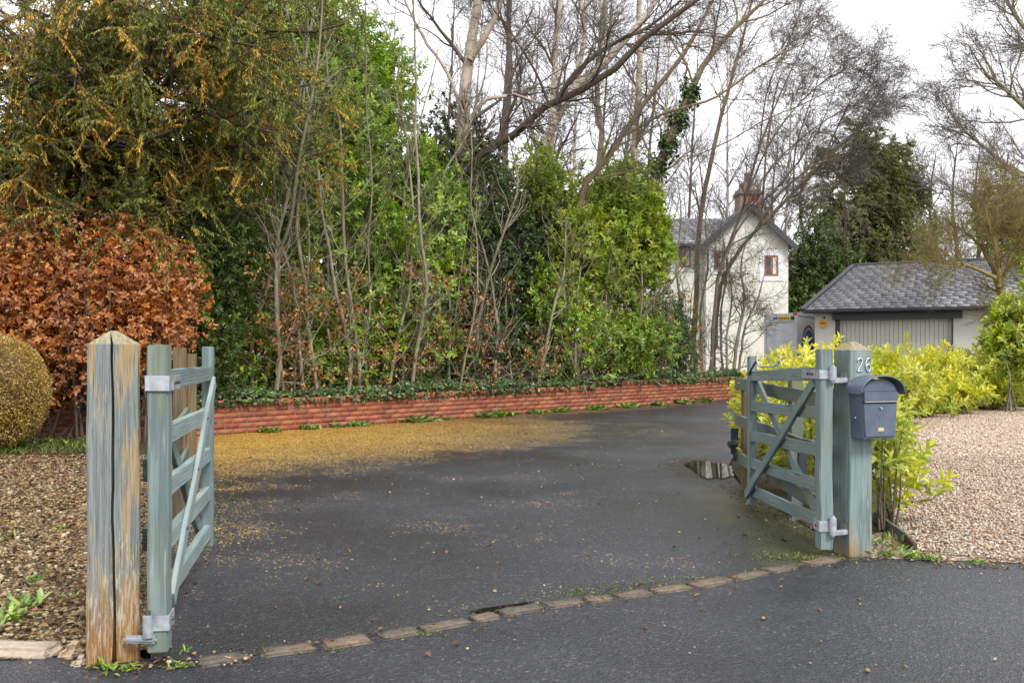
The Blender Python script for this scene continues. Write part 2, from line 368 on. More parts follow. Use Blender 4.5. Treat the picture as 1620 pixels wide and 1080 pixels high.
M['cream'] = render_wall('cream_render', (.66, .64, .575), (.56, .53, .455))
M['garage_wall'] = render_wall('garage_render', (.60, .575, .52), (.50, .465, .40))
M['white_trim'] = render_wall('white_trim', (.66, .67, .70), (.56, .57, .60))
m = NT('brown_window_frame'); n1 = m.noise(m.pos(), 12, 3); M['brown_frame'] = m.pbr(m.ramp(n1, [(.3, (.22, .075, .03)), (.7, (.32, .12, .05))]), .5)
m = NT('window_glass'); M['glass'] = m.pbr((.05, .052, .055), .06, None, .6)
m = NT('lace_curtain'); M['curtain'] = m.pbr((.55, .54, .50), .8)
m = NT('dark_barge'); M['barge'] = m.pbr((.035, .035, .04), .55)
m = NT('grey_door'); n1 = m.noise(m.pos(), 3, 4); M['garage_door'] = m.pbr(m.ramp(n1, [(.3, (.50, .49, .42)), (.7, (.56, .55, .475))]), .5, None, .4)
m = NT('chimney_brick'); bt = m.n('TexBrick', {'Vector': m.map(m.obj(), (1, 1, 1)), 'Color1': (.23, .125, .09, 1), 'Color2': (.16, .09, .068, 1), 'Mortar': (.24, .20, .165, 1), 'Scale': 4.2, 'Mortar Size': .03})
M['chimney'] = m.pbr(bt.outputs[0], .85)
m = NT('terracotta'); M['pot'] = m.pbr((.16, .10, .085), .7)
m = NT('trailer_alu'); n1 = m.noise(m.pos(), 4, 4); M['alu'] = m.pbr(m.ramp(n1, [(.3, (.42, .44, .47)), (.7, (.56, .58, .61))]), .45, None, .5, .25)
m = NT('trailer_white'); M['twhite'] = m.pbr((.60, .60, .60), .4)
m = NT('plate_yellow'); M['yellow'] = m.pbr((.75, .48, .02), .4)
m = NT('sign_orange'); M['orange'] = m.pbr((.72, .36, .035), .5)
m = NT('emblem_blue'); M['blue'] = m.pbr((.01, .09, .42), .4)
m = NT('rubber'); M['rubber'] = m.pbr((.02, .02, .022), .7)
m = NT('red_lens'); M['redlens'] = m.pbr((.45, .03, .02), .3)

# ---------- leaves and bark
M['laurel'] = leaf_mat('laurel_leaf', [(0, (.060, .120, .016)), (.35, (.150, .275, .032)), (.7, (.28, .43, .048)), (.9, (.42, .53, .065)), (1, (.55, .55, .10))], .36, .36, .7, (.8, 1.4), hr=(.470, .505))
M['laurel_bright'] = leaf_mat('laurel_leaf_bright', [(0, (.085, .16, .018)), (.35, (.20, .315, .030)), (.7, (.34, .45, .045)), (1, (.54, .55, .08))], .38, .36, .7, (.8, 1.3), hr=(.470, .505))
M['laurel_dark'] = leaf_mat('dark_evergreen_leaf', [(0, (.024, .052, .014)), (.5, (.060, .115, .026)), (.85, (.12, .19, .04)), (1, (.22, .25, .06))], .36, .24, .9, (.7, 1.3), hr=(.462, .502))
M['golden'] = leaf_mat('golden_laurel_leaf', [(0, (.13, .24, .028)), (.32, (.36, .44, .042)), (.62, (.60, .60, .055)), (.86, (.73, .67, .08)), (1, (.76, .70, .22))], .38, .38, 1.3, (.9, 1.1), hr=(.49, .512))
M['golden_green'] = leaf_mat('golden_laurel_green_leaf', [(0, (.13, .23, .022)), (.4, (.31, .41, .038)), (.75, (.53, .56, .06)), (1, (.70, .66, .11))], .42, .38, 1.3, (.88, 1.12), hr=(.49, .51))
M['ivy'] = leaf_mat('ivy_leaf', [(0, (.022, .046, .016)), (.5, (.060, .105, .030)), (.85, (.12, .175, .045)), (1, (.24, .27, .07))], .36, .18, 2.)
M['beech'] = leaf_mat('dead_beech_leaf', [(0, (.20, .055, .018)), (.3, (.40, .125, .03)), (.6, (.58, .225, .06)), (.85, (.68, .32, .115)), (1, (.70, .44, .23))], .5, .34, 2., (.75, 1.12), hr=(.494, .510))
m = NT('yew_needles')
gc = m.ramp(m.attr('rnd'), [(0, (.065, .09, .024)), (.5, (.16, .19, .036)), (1, (.31, .30, .06))])
oc = m.ramp(m.attr('rnd'), [(0, (.26, .165, .024)), (.5, (.52, .28, .034)), (1, (.70, .38, .06))])
M['yew'] = m.leafy(m.mix(m.attr('tipv'), gc, oc), .55, .2, .25)
M['box_ball'] = leaf_mat('clipped_bush_leaf', [(0, (.17, .105, .022)), (.35, (.34, .225, .038)), (.7, (.49, .34, .06)), (.92, (.60, .45, .12)), (1, (.65, .58, .30))], .5, .3, 3., (.88, 1.12), hr=(.49, .505))
M['conifer'] = leaf_mat('conifer_leaf', [(0, (.060, .078, .024)), (.5, (.15, .172, .045)), (.85, (.25, .255, .065)), (1, (.33, .30, .09))], .6, .28, .6)
M['weed'] = leaf_mat('weed_leaf', [(0, (0.091, 0.169, 0.026)), (.5, (0.195, 0.325, 0.046)), (1, (0.390, 0.494, 0.104))], .45, .3, 2.)
M['moss'] = leaf_mat('moss_leaf', [(0, (.05, .06, .012)), (.5, (.13, .16, .028)), (1, (.24, .26, .06))], .8, .2, 3.)
M['deadleaf'] = leaf_mat('dead_leaf', [(0, (.06, .03, .014)), (.5, (.17, .085, .034)), (1, (.36, .22, .10))], .6, .2, 2.)
M['olive'] = bark_mat('olive_twig', [(.3, (.13, .105, .035)), (.7, (.27, .22, .085))])
M['bark_grey'] = bark_mat('grey_green_bark', [(.3, (.085, .075, .05)), (.52, (.22, .195, .135)), (.72, (.40, .375, .30))])
M['bark_dark'] = bark_mat('dark_bark', [(.3, (.030, .022, .016)), (.7, (.13, .092, .068))])
M['bark_brown'] = bark_mat('brown_bark', [(.3, (.085, .062, .036)), (.55, (.20, .155, .095)), (.75, (.30, .25, .16))])
M['bark_red'] = bark_mat('red_brown_bark', [(.3, (.060, .045, .036)), (.7, (.185, .145, .115))])
m = NT('birch_bark'); p = m.pos(); band = m.noise(m.map(p, (3, 3, 22)), 1.6, 4, .6); n2 = m.noise(p, 2.2, 4, .65)
c = m.mix(n2, (.36, .29, .21), (.50, .445, .38)); c = m.mix(m.ramp(n2, [(.52, 0), (.66, .8)]), c, (.26, .165, .10))
c = m.mix(m.ramp(band, [(.58, 0), (.66, .9)]), c, (.07, .05, .045))
M['birch'] = m.pbr(c, .75, m.bump(band, .5, .01), .25)
m = NT('purple_twig'); n1 = m.noise(m.pos(), 1.2, 3); M['twig'] = m.pbr(m.ramp(n1, [(.3, (.080, .068, .064)), (.7, (.165, .140, .135))]), .8, None, .2)
m = NT('grey_twig'); n1 = m.noise(m.pos(), 1.5, 3); M['twig_grey'] = m.pbr(m.ramp(n1, [(.3, (.075, .058, .036)), (.7, (.21, .175, .115))]), .8, None, .2)
m = NT('brown_twig'); n1 = m.noise(m.pos(), 1.5, 3); M['twig_brown'] = m.pbr(m.ramp(n1, [(.3, (.06, .034, .02)), (.7, (.16, .10, .06))]), .8, None, .2)
m = NT('pink_twig'); M['twig_pink'] = m.pbr((.30, .225, .20), .8, None, .2)

# ------------------------------------------------------------------ growth helpers
def leaves(C, D, Nn, L, W, rnd, fold=.25, droop=.18, tip=None):
    """leaf blades: base at C, axis D, upper side Nn; two quads folded on the midrib"""
    n = len(C); D = unit(D); S = unit(np.cross(D, Nn)); Nn = np.cross(S, D)
    L = np.broadcast_to(np.asarray(L, float), (n,))[:, None]; W = np.broadcast_to(np.asarray(W, float), (n,))[:, None]
    V = np.empty((n, 6, 3))
    V[:, 0] = C
    V[:, 1] = C + D * L * .32 + S * W * .46 + Nn * W * fold
    V[:, 2] = C + D * L * .70 + S * W * .40 + Nn * (W * fold - L * droop * .4)
    V[:, 3] = C + D * L - Nn * L * droop
    V[:, 4] = C + D * L * .70 - S * W * .40 + Nn * (W * fold - L * droop * .4)
    V[:, 5] = C + D * L * .32 - S * W * .46 + Nn * W * fold
    b = (np.arange(n) * 6)[:, None]
    F = np.concatenate([b + np.array([0, 3, 2, 1]), b + np.array([0, 5, 4, 3])], 0)
    r = np.repeat(rnd, 6)
    return V, F, r, (np.repeat(tip, 6) if tip is not None else np.zeros(n * 6))
def rosettes(P, A, k, L, W, spread=1.0, rvar=None, up=.35):
    """shoots at P with axis A carrying k leaves each"""
    n = len(P); A = unit(A)
    ref = rvec(n); e1 = unit(np.cross(A, ref)); e2 = np.cross(A, e1)
    j = np.arange(k); ph = j * 2.4 + 0
    t = j / max(k - 1, 1)
    ca, sa = np.cos(ph), np.sin(ph)
    rad = e1[:, None] * ca[None, :, None] + e2[:, None] * sa[None, :, None]
    open_ = (1.25 - .85 * t) * spread
    D = rad * np.sin(open_)[None, :, None] + A[:, None] * np.cos(open_)[None, :, None]
    D = unit(D + rng.normal(size=D.shape) * .16)
    base = P[:, None] + A[:, None] * (t * L * .9)[None, :, None]
    Nn = unit(A[:, None] - D * (A[:, None] * D).sum(-1, keepdims=True) + np.array([0, 0, up]) + rng.normal(size=D.shape) * .12)
    sc = rng.uniform(.65, 1.2, (n, k)) * (1 - .25 * t)[None]
    rr = (rng.random(n)[:, None] * .55 + rng.random((n, k)) * .3 + t[None] * .2).clip(0, 1)
    if rvar is not None: rr = (rr * .6 + rvar[:, None] * .45).clip(0, 1)
    return leaves(base.reshape(-1, 3), D.reshape(-1, 3), Nn.reshape(-1, 3), (L * sc).ravel(), (W * sc).ravel(), rr.ravel())
def tubes(P, Rr, m=4):
    """K polylines of n points -> tubes"""
    K, n, _ = P.shape
    T = np.empty_like(P); T[:, 1:-1] = P[:, 2:] - P[:, :-2]; T[:, 0] = P[:, 1] - P[:, 0]; T[:, -1] = P[:, -1] - P[:, -2]; T = unit(T)
    ref = np.where(np.abs(T[:, :1, 2:3]) > .9, np.array([1., 0, 0]), np.array([0, 0, 1.]))
    e1 = unit(np.cross(T, np.broadcast_to(ref, T.shape))); e2 = np.cross(T, e1)
    a = np.arange(m) * 2 * np.pi / m
    V = P[:, :, None] + Rr[:, :, None, None] * (e1[:, :, None] * np.cos(a)[None, None, :, None] + e2[:, :, None] * np.sin(a)[None, None, :, None])
    idx = np.arange(K * n * m).reshape(K, n, m)
    nx = np.roll(idx, -1, 2)
    F = np.stack([idx[:, :-1], nx[:, :-1], nx[:, 1:], idx[:, 1:]], -1).reshape(-1, 4)
    return V.reshape(-1, 3), F, np.repeat(rng.random(K), n * m)
def resample(pts, rad, n):
    pts = np.asarray(pts, float); rad = np.asarray(rad, float)
    # catmull-rom smoothing, then even spacing
    q = np.vstack([2 * pts[0] - pts[1], pts, 2 * pts[-1] - pts[-2]]); out, orr = [], []
    for i in range(1, len(q) - 2):
        for t in np.linspace(0, 1, 8, endpoint=False):
            p0, p1, p2, p3 = q[i - 1:i + 3]
            out.append(.5 * (2 * p1 + (p2 - p0) * t + (2 * p0 - 5 * p1 + 4 * p2 - p3) * t * t + (3 * p1 - p0 - 3 * p2 + p3) * t ** 3))
            orr.append(rad[i - 1] * (1 - t) + rad[i] * t)
    out.append(pts[-1]); orr.append(rad[-1]); out = np.array(out); orr = np.array(orr)
    s = np.concatenate([[0], np.cumsum(np.linalg.norm(np.diff(out, axis=0), axis=1))]); u = np.linspace(0, s[-1], n)
    return np.stack([np.interp(u, s, out[:, i]) for i in range(3)], 1), np.interp(u, s, orr)
def grow(P, Rr, nc, t0, t1, L, ang, n=6, wig=.16, trop=(0, 0, .06), rr=.55, rmax=None, rmin=.003, bias=(0, 0, 0), tipk=.5, shrink=.45, rend=.3):
    K, m, _ = P.shape
    pi = np.repeat(np.arange(K), nc); C = len(pi)
    t = rng.uniform(t0, t1, C); f = t * (m - 1); i0 = np.minimum(f.astype(int), m - 2); w = (f - i0)[:, None]
    p = P[pi, i0] * (1 - w) + P[pi, i0 + 1] * w; T = unit(P[pi, i0 + 1] - P[pi, i0]); r0 = Rr[pi, i0] * (1 - w[:, 0]) + Rr[pi, i0 + 1] * w[:, 0]
    perp = unit(np.cross(T, rvec(C))); a = ang * rng.uniform(.6, 1.3, C)[:, None]
    d = unit(T * np.cos(a) + perp * np.sin(a) + np.array(bias))
    ln = L * rng.uniform(.55, 1.25, C) * (1 - shrink * t); st = (ln / (n - 1))[:, None]
    Q = np.empty((C, n, 3)); Q[:, 0] = p; tr = np.array(trop)
    for k in range(1, n):
        Q[:, k] = Q[:, k - 1] + d * st
        d = unit(d + rng.normal(size=d.shape) * wig + tr)
    rs = np.maximum(r0 * rr, rmin)
    if rmax is not None: rs = np.minimum(rs, rmax)
    Rn = np.maximum(rs[:, None] * np.linspace(1, rend, n)[None], rmin * .6)
    return Q, Rn
def wobble(pts, amp):
    pts = np.array(pts, float); pts[1:-1] += rng.normal(size=(len(pts) - 2, 3)) * amp; return pts

def in_blob(n, c, r, shell=.45, flat_bottom=None):
    d = rvec(n); q = rng.random(n) ** shell
    lump = 1 + .16 * np.sin(d[:, 0] * 5 + c[0] * 3) * np.cos(d[:, 2] * 6 + c[1]) + .10 * np.sin(d[:, 1] * 9 + d[:, 2] * 7 + c[0])
    lump = lump * (1 + .16 * np.sin(d @ np.array([11., 4, 7]) + c[0] * 5) * np.sin(d @ np.array([-3., 13, 9]) + c[2] * 4)) * (1 + (rng.random(n) < .10) * rng.random(n) * .45)
    P = np.asarray(c) + d * q[:, None] * lump[:, None] * np.asarray(r)
    if flat_bottom is not None:
        low = P[:, 2] < flat_bottom; P[low, 2] = flat_bottom + np.abs(rng.normal(size=low.sum())) * .25
    return P, d

# ================================================================== ground
def poly_sheet(name, pts, z, mat, kind='structure', sub=0, bumpz=0.0):
    bm = bmesh.new(); vs = [bm.verts.new((p[0], p[1], z)) for p in pts]; bm.faces.new(vs)
    if bm.faces[:][0].normal.z < 0: pass
    bmesh.ops.recalc_face_normals(bm, faces=bm.faces)
    for f in bm.faces:
        f.normal_update()
        if f.normal.z < 0: f.normal_flip()
    bmesh.ops.triangulate(bm, faces=bm.faces)
    o = bm_obj(name, bm, mat); o['kind'] = kind; return o
poly_sheet('ground', [(-220, -60), (220, -60), (220, 330), (-220, 330)], -.03, M['ground'])
SA, SB = gnd(360, 1043), gnd(1300, 890)            # the line of setts
sdir = unit((SB - SA)[None])[0]; sn = np.array([-sdir[1], sdir[0], 0])
rl = SA - sdir * 30; rr_ = SB + sdir * 40
poly_sheet('road', [tuple(rl[:2] - sn[:2] * 14), tuple(rr_[:2] - sn[:2] * 14), tuple(rr_[:2] + sn[:2] * .05), tuple(SA[:2] + sn[:2] * .05), (-1.50, 3.50), (-1.7, 3.62), (-14, 3.66)], 0.0, M['road'])
WALL = [np.array(p, float) for p in ((-10.5, 12.3), (-4.45, 12.55), (5.2, 22.0), (7.6, 24.4))]
drive = [tuple(SA[:2] + sdir[:2] * -.02), (-1.38, 3.50), (-2.5, 6.6), (-4.0, 10.6), (-4.9, 12.55), (-4.45, 12.6), (5.2, 22.05), (7.6, 24.4), (9.5, 28), (14, 28), (12, 23), (6.4, 18.6), (3.4, 13.2), (2.15, 9.2), (1.99, 7.9), (1.99, 5.3), (2.0, 5.15), tuple(SB[:2] + sdir[:2] * .15)]
poly_sheet('driveway', drive, .0015, M['drive'])
# pink gravel forecourt on the right, chip bed on the left
poly_sheet('gravel_yard', [(2.05, 5.22), (2.15, 8), (3.4, 13), (6.6, 17.6), (12, 22), (26, 32), (26, 7.4), (12, 5.45), (6, 4.82), (3.4, 5.02)], .003, M['gravel'])
poly_sheet('chipping_bed', [(-1.42, 3.62), (-2.55, 6.6), (-4.0, 10.2), (-9, 10.2), (-9, 3.20), (-2.2, 3.44)], .0045, M['chips'])
poly_sheet('grass_verge', [(-4.0, 10.1), (-4.9, 12.5), (-12, 12.3), (-12, 10.1)], .014, M['soil'])
# raised bank of earth behind the wall
bank_z = .40
poly_sheet('bank', [(-14, 12.75), (-4.55, 12.8), (5.1, 22.25), (7.4, 24.7), (2, 34), (-30, 34)], bank_z - .02, M['soil'])
poly_sheet('hedge_bed', [(1.98, 5.6), (2.0, 7.9), (2.2, 9.2), (3.5, 13.4), (6.4, 18.4), (12, 23.2), (26, 34), (26, 32), (12, 21.4), (7.0, 16.9), (4.0, 11.6), (3.2, 7.2), (2.45, 6.0)], .008, M['soil'])

def pebbles(P, size, flat=.6):
    n = len(P); k = 6
    a0 = rng.uniform(0, 6.28, n); a = a0[:, None] + np.arange(k)[None] * 2 * np.pi / k
    sx = size * rng.uniform(.7, 1.35, n); sy = size * rng.uniform(.55, 1.0, n); rot = rng.uniform(0, 6.28, n)
    def ring(rf, z):
        j = rng.uniform(.8, 1.15, (n, k))
        x = np.cos(a) * sx[:, None] * rf * j; y = np.sin(a) * sy[:, None] * rf * j
        X = x * np.cos(rot)[:, None] - y * np.sin(rot)[:, None]; Y = x * np.sin(rot)[:, None] + y * np.cos(rot)[:, None]
        return np.stack([P[:, 0:1] + X, P[:, 1:2] + Y, P[:, 2:3] + z[:, None] * np.ones((1, k))], -1)
    h = size * flat * rng.uniform(.7, 1.3, n)
    r0 = ring(.85, -h * .3); r1 = ring(1.0, h * .35); r2 = ring(.6, h * .9)
    top = P + np.stack([rng.normal(size=n) * size * .1, rng.normal(size=n) * size * .1, h * 1.05], 1)
    V = np.concatenate([r0, r1, r2, top[:, None]], 1)         # 19 verts
    b = (np.arange(n) * 19)[:, None]; F, T = [], []
    for i in range(k):
        j = (i + 1) % k
        F += [b + np.array([i, j, k + j, k + i]), b + np.array([k + i, k + j, 2 * k + j, 2 * k + i])]
        T += [b + np.array([2 * k + i, 2 * k + j, 18])]
    return V, np.concatenate(F), np.concatenate(T), np.repeat(rng.random(n), 19)
def scatter(poly, n, z):
    poly = np.asarray(poly); lo, hi = poly.min(0), poly.max(0); out = []
    need = n
    while need > 0:
        q = rng.uniform(lo, hi, (need * 3 + 50, 2)); ins = np.zeros(len(q), bool)
        for i in range(len(poly)):
            a, b = poly[i], poly[(i + 1) % len(poly)]
            cnd = (a[1] > q[:, 1]) != (b[1] > q[:, 1])
            xx = (b[0] - a[0]) * (q[:, 1] - a[1]) / (b[1] - a[1] + 1e-12) + a[0]
            ins ^= cnd & (q[:, 0] < xx)
        q = q[ins][:need]; out.append(q); need -= len(q)
    q = np.concatenate(out); return np.column_stack([q, np.full(len(q), z)])
def pebble_obj(name, P, size, mat, flat=.6):
    V, F, T, r = pebbles(P, size, flat)
    o = np_mesh(name, V, F, mat, None, r, False, T); o['kind'] = 'stuff'; return o
g1 = scatter([(2.36, 5.35), (2.62, 6.3), (3.3, 8), (4.1, 10.2), (7.0, 10.2), (5.9, 7.2), (4.0, 4.9), (3.0, 5.03)], 42000, .005)
g2 = scatter([(4.1, 10.0), (7.0, 16.7), (11.5, 20.6), (13.5, 21), (10.2, 15), (7, 10)], 40000, .006)
g1[:, 2] += .02 * rng.random(len(g1))
pebble_obj('gravel', np.concatenate([g1, g2]), np.concatenate([rng.choice([.007, .010, .014], len(g1), p=[.4, .42, .18]), rng.uniform(.009, .02, len(g2))]), M['pink_pebble'])
b1 = scatter([(-1.48, 3.66), (-2.55, 6.6), (-3.9, 10.2), (-7.2, 10.2), (-5.2, 6.0), (-4.2, 3.6), (-2.45, 3.60)], 38000, .007)
b1[:, 2] += .02 * rng.random(len(b1))
pebble_obj('gravel', b1, rng.choice([.007, .010, .014, .020], len(b1), p=[.46, .36, .14, .04]), M['ochre_pebble'])
bl = scatter([(-1.48, 3.66), (-2.55, 6.6), (-3.9, 10.2), (-7.2, 10.2), (-5.2, 6.0), (-4.2, 3.6), (-2.45, 3.60)], 9000, .03)
o = np_mesh('leaf_litter', *[x for x in leaves(bl, rvec(len(bl)) * [1, 1, .15], rvec(len(bl)) * .5 + [0, 0, 1], rng.uniform(.025, .055, len(bl)), rng.uniform(.015, .03, len(bl)), rng.random(len(bl)))[:2]], M['deadleaf'], None, None)
a_ = o.data.attributes.new('rnd', 'FLOAT', 'POINT'); a_.data.foreach_set('value', np.repeat(rng.random(len(bl)), 6).astype(np.float32)); o['kind'] = 'stuff'
# loose stones and fallen leaves on the asphalt
lp = scatter([(-1.3, 2.4), (-2.2, 6), (-3.6, 11), (0, 15.5), (3.5, 17), (1.8, 8), (1.8, 5.4), (3, 4.6), (2.2, 3)], 420, .006)
pebble_obj('gravel', lp, rng.choice([.004, .006, .009, .013], len(lp), p=[.45, .3, .2, .05]), M['ochre_pebble'])
ed = np.concatenate([scatter([(2.35, 4.98), (2.4, 5.36), (3.1, 5.08), (4.3, 4.95), (4.3, 4.7)], 320, .006), scatter([(-1.42, 3.36), (-1.0, 3.42), (-1.0, 3.6), (-1.45, 3.62)], 40, .008)])
pebble_obj('gravel', ed, rng.uniform(.004, .011, len(ed)), M['ochre_pebble'])
lf = scatter([(-1.3, 2.4), (-2.2, 6), (-3.6, 11), (-2, 14), (2.0, 15), (1.8, 8), (1.8, 5.4), (2.6, 3)], 150, .011)
ll = leaves(lf, rvec(len(lf)) * [1, 1, .1], rvec(len(lf)) * .3 + [0, 0, 1], rng.uniform(.015, .05, len(lf)), rng.uniform(.01, .025, len(lf)), rng.random(len(lf)))
o = np_mesh('leaf_litter', ll[0], ll[1], M['deadleaf'], None, ll[2]); o['kind'] = 'stuff'
db = []
for a, b, n, w in (((-1.42, 3.55), (-2.3, 6.5), 260, .10), ((1.93, 5.5), (1.90, 7.9), 320, .07), (tuple(SA[:2]), tuple(SB[:2]), 170, .05), ((-1.6, 3.42), (-1.25, 3.45), 70, .04), ((1.85, 5.22), (2.3, 5.18), 80, .05), ((2.3, 5.06), (3.4, 4.99), 110, .05), ((-3.2, 3.55), (-1.6, 3.48), 60, .03)):
    t = rng.random((n, 1)); q_ = np.array(a) * (1 - t) + np.array(b) * t + rng.normal(size=(n, 2)) * w; db.append(np.column_stack([q_, np.full(n, .009)]))
db = np.concatenate(db)
ll = leaves(db, rvec(len(db)) * [1, 1, .25], rvec(len(db)) * .5 + [0, 0, 1], rng.uniform(.008, .035, len(db)), rng.uniform(.005, .016, len(db)), rng.random(len(db)))
o = np_mesh('leaf_litter', ll[0], ll[1], M['deadleaf'], None, ll[2]); o['kind'] = 'stuff'
# catkin litter in relief where the drift is thick
q = scatter([(-4.3, 11.9), (-2.1, 7.4), (.2, 11.5), (2.4, 18.6), (-.6, 16.3), (-4.4, 12.45)], 26000, .006)
dd = (q[:, 1] - q[:, 0] - 16.8) * .7071; ss = (q[:, 1] + q[:, 0] - 8.6) * .7071
pr = np.clip((dd + 4.0) / 2.6, 0, 1) * np.clip((6.6 - ss) / 5, .0, 1) + .12 * (dd > -.6)
q = q[(rng.random(len(q)) < pr)]
ll = leaves(q, rvec(len(q)) * [1, 1, .3], rvec(len(q)) * .4 + [0, 0, 1], rng.uniform(.008, .024, len(q)), rng.uniform(.004, .010, len(q)), rng.random(len(q)))
mm = NT('catkin_litter'); M['catkin'] = mm.pbr(mm.ramp(mm.attr('rnd'), [(0, (.13, .06, .012)), (.5, (.33, .17, .02)), (1, (.50, .32, .06))]), .8, None, .2)
o = np_mesh('catkin_litter', ll[0], ll[1], M['catkin'], None, ll[2]); o['kind'] = 'stuff'

# puddles
def puddle(name, c, rx, ry, rot, n=40, z=.0075):
    bm = bmesh.new(); vs = []
    for i in range(n):
        a = 2 * math.pi * i / n; k = 1 + .10 * math.sin(3 * a + 1) + .07 * math.sin(5 * a) + .05 * math.sin(9 * a + 2)
        x, y = rx * k * math.cos(a), ry * k * math.sin(a)
        vs.append(bm.verts.new((c[0] + x * math.cos(rot) - y * math.sin(rot), c[1] + x * math.sin(rot) + y * math.cos(rot), z)))
    bm.faces.new(vs); o = bm_obj(name, bm, M['water']); o['kind'] = 'structure'
puddle('puddle', gnd(1124, 742), .22, .68, -.08, 64)
pm_ = gnd(792, 963); puddle('puddle', pm_, .16, .028, math.atan2(sdir[1], sdir[0]), z=.0085)

# setts
xs = [(310, 388), (411, 497), (508, 585), (596, 661), (664, 741), (744, 786), (789, 857), (860, 920), (923, 968), (971, 1028), (1031, 1090), (1092, 1154), (1156, 1208), (1211, 1254), (1272, 1328)]
def sett_y(px): return 1039 + (px - 400) * (898 - 1039) / (1255 - 400) + 3 * math.sin(px * .013)
for i, (a, b) in enumerate(xs):
    A, B = gnd(a, sett_y(a)), gnd(b, sett_y(b)); L = np.linalg.norm(B - A); d = (B - A) / L
    bm = bmesh.new(); w = .058 * random.uniform(.88, 1.12)
    bm_box(bm, (0, -w, -.05), (L * 1.01, w, .012))
    bmesh.ops.bevel(bm, geom=list(bm.edges), offset=.014, segments=3, affect='EDGES')
    bmesh.ops.subdivide_edges(bm, edges=bm.edges, cuts=2, use_grid_fill=True)
    for v in bm.verts:
        v.co.z += .0018 * math.sin(v.co.x * 30 + i) + random.uniform(-.0015, .0015)
        v.co.y += .004 * math.sin(v.co.x * 16 + i * 2)
    M_ = frame(A, (d[0], d[1], 0), (-d[1], d[0], 0), (0, 0, 1)) @ Matrix.Rotation(random.uniform(-.03, .03), 4, 'Z')
    o = local_obj('sett', bm, M['sett'], M_, None, True)
    tag(o, 'worn brown stone sett laid flush in the line across the drive entrance', 'sett', 'stone setts across the drive entrance')
# moss along the setts, by the gate and at the foot of the wall
mp = []
for (px, py, n, sx, sy) in ((945, 938, 260, .16, .05), (1010, 925, 120, .12, .03), (1245, 880, 260, .16, .06), (1300, 885, 300, .10, .04), (1240, 800, 180, .10, .7), (870, 955, 60, .1, .02), (1225, 850, 110, .25, .15), (480, 1030, 70, .12, .02), (650, 1003, 60, .12, .02), (1120, 915, 70, .12, .02), (1160, 770, 110, .1, .35)):
    c = gnd(px, py); mp.append(c + rng.normal(size=(n, 3)) * [sx, sy, 0] + [0, 0, .006])
mp = np.concatenate(mp)
ll = leaves(mp, rvec(len(mp)) * [1, 1, .6] + [0, 0, .3], rvec(len(mp)) + [0, 0, 1], rng.uniform(.006, .018, len(mp)), rng.uniform(.005, .010, len(mp)), rng.random(len(mp)))
o = np_mesh('moss', ll[0], ll[1], M['moss'], None, ll[2]); o['kind'] = 'stuff'

# kerb on the left and the rocks beside it
def rough_block(name, p0, p1, w, h, mat, label, cat, bev=.02, amp=.004, zb=-.03, group=None):
    p0, p1 = np.asarray(p0, float), np.asarray(p1, float); L = np.linalg.norm(p1 - p0); d = (p1 - p0) / L
    bm = bmesh.new(); bm_box(bm, (0, -w / 2, zb), (L, w / 2, h))
    bmesh.ops.bevel(bm, geom=list(bm.edges), offset=bev, segments=3, affect='EDGES')
    bmesh.ops.subdivide_edges(bm, edges=bm.edges, cuts=3, use_grid_fill=True)
    for v in bm.verts:
        s = v.co * 1.0
        v.co += Vector((math.sin(s.y * 60 + s.z * 40), math.sin(s.x * 31 + s.z * 50), math.sin(s.x * 23 + s.y * 45))) * amp + Vector((random.uniform(-1, 1), random.uniform(-1, 1), random.uniform(-1, 1))) * amp * .4
    o = local_obj(name, bm, mat, frame((p0[0], p0[1], 0), (d[0], d[1], 0), (-d[1], d[0], 0), (0, 0, 1)), None, True)
    return tag(o, label, cat, group)
rough_block('kerb_stone', gnd(-110, 1030), gnd(92, 1033), .13, .035, M['kerb'], 'pale grey kerb stone along the front of the pebble bed', 'kerb stone')
rough_block('rock', gnd(97, 1037), gnd(136, 1037), .10, .05, M['rock'], 'tan rock between the pale kerb stone and the split gate post', 'rock', .03, .006)
rough_block('rock', gnd(112, 1052), gnd(140, 1049), .06, .028, M['kerb'], 'pinkish broken stone at the left foot of the split gate post', 'rock', .02, .006)

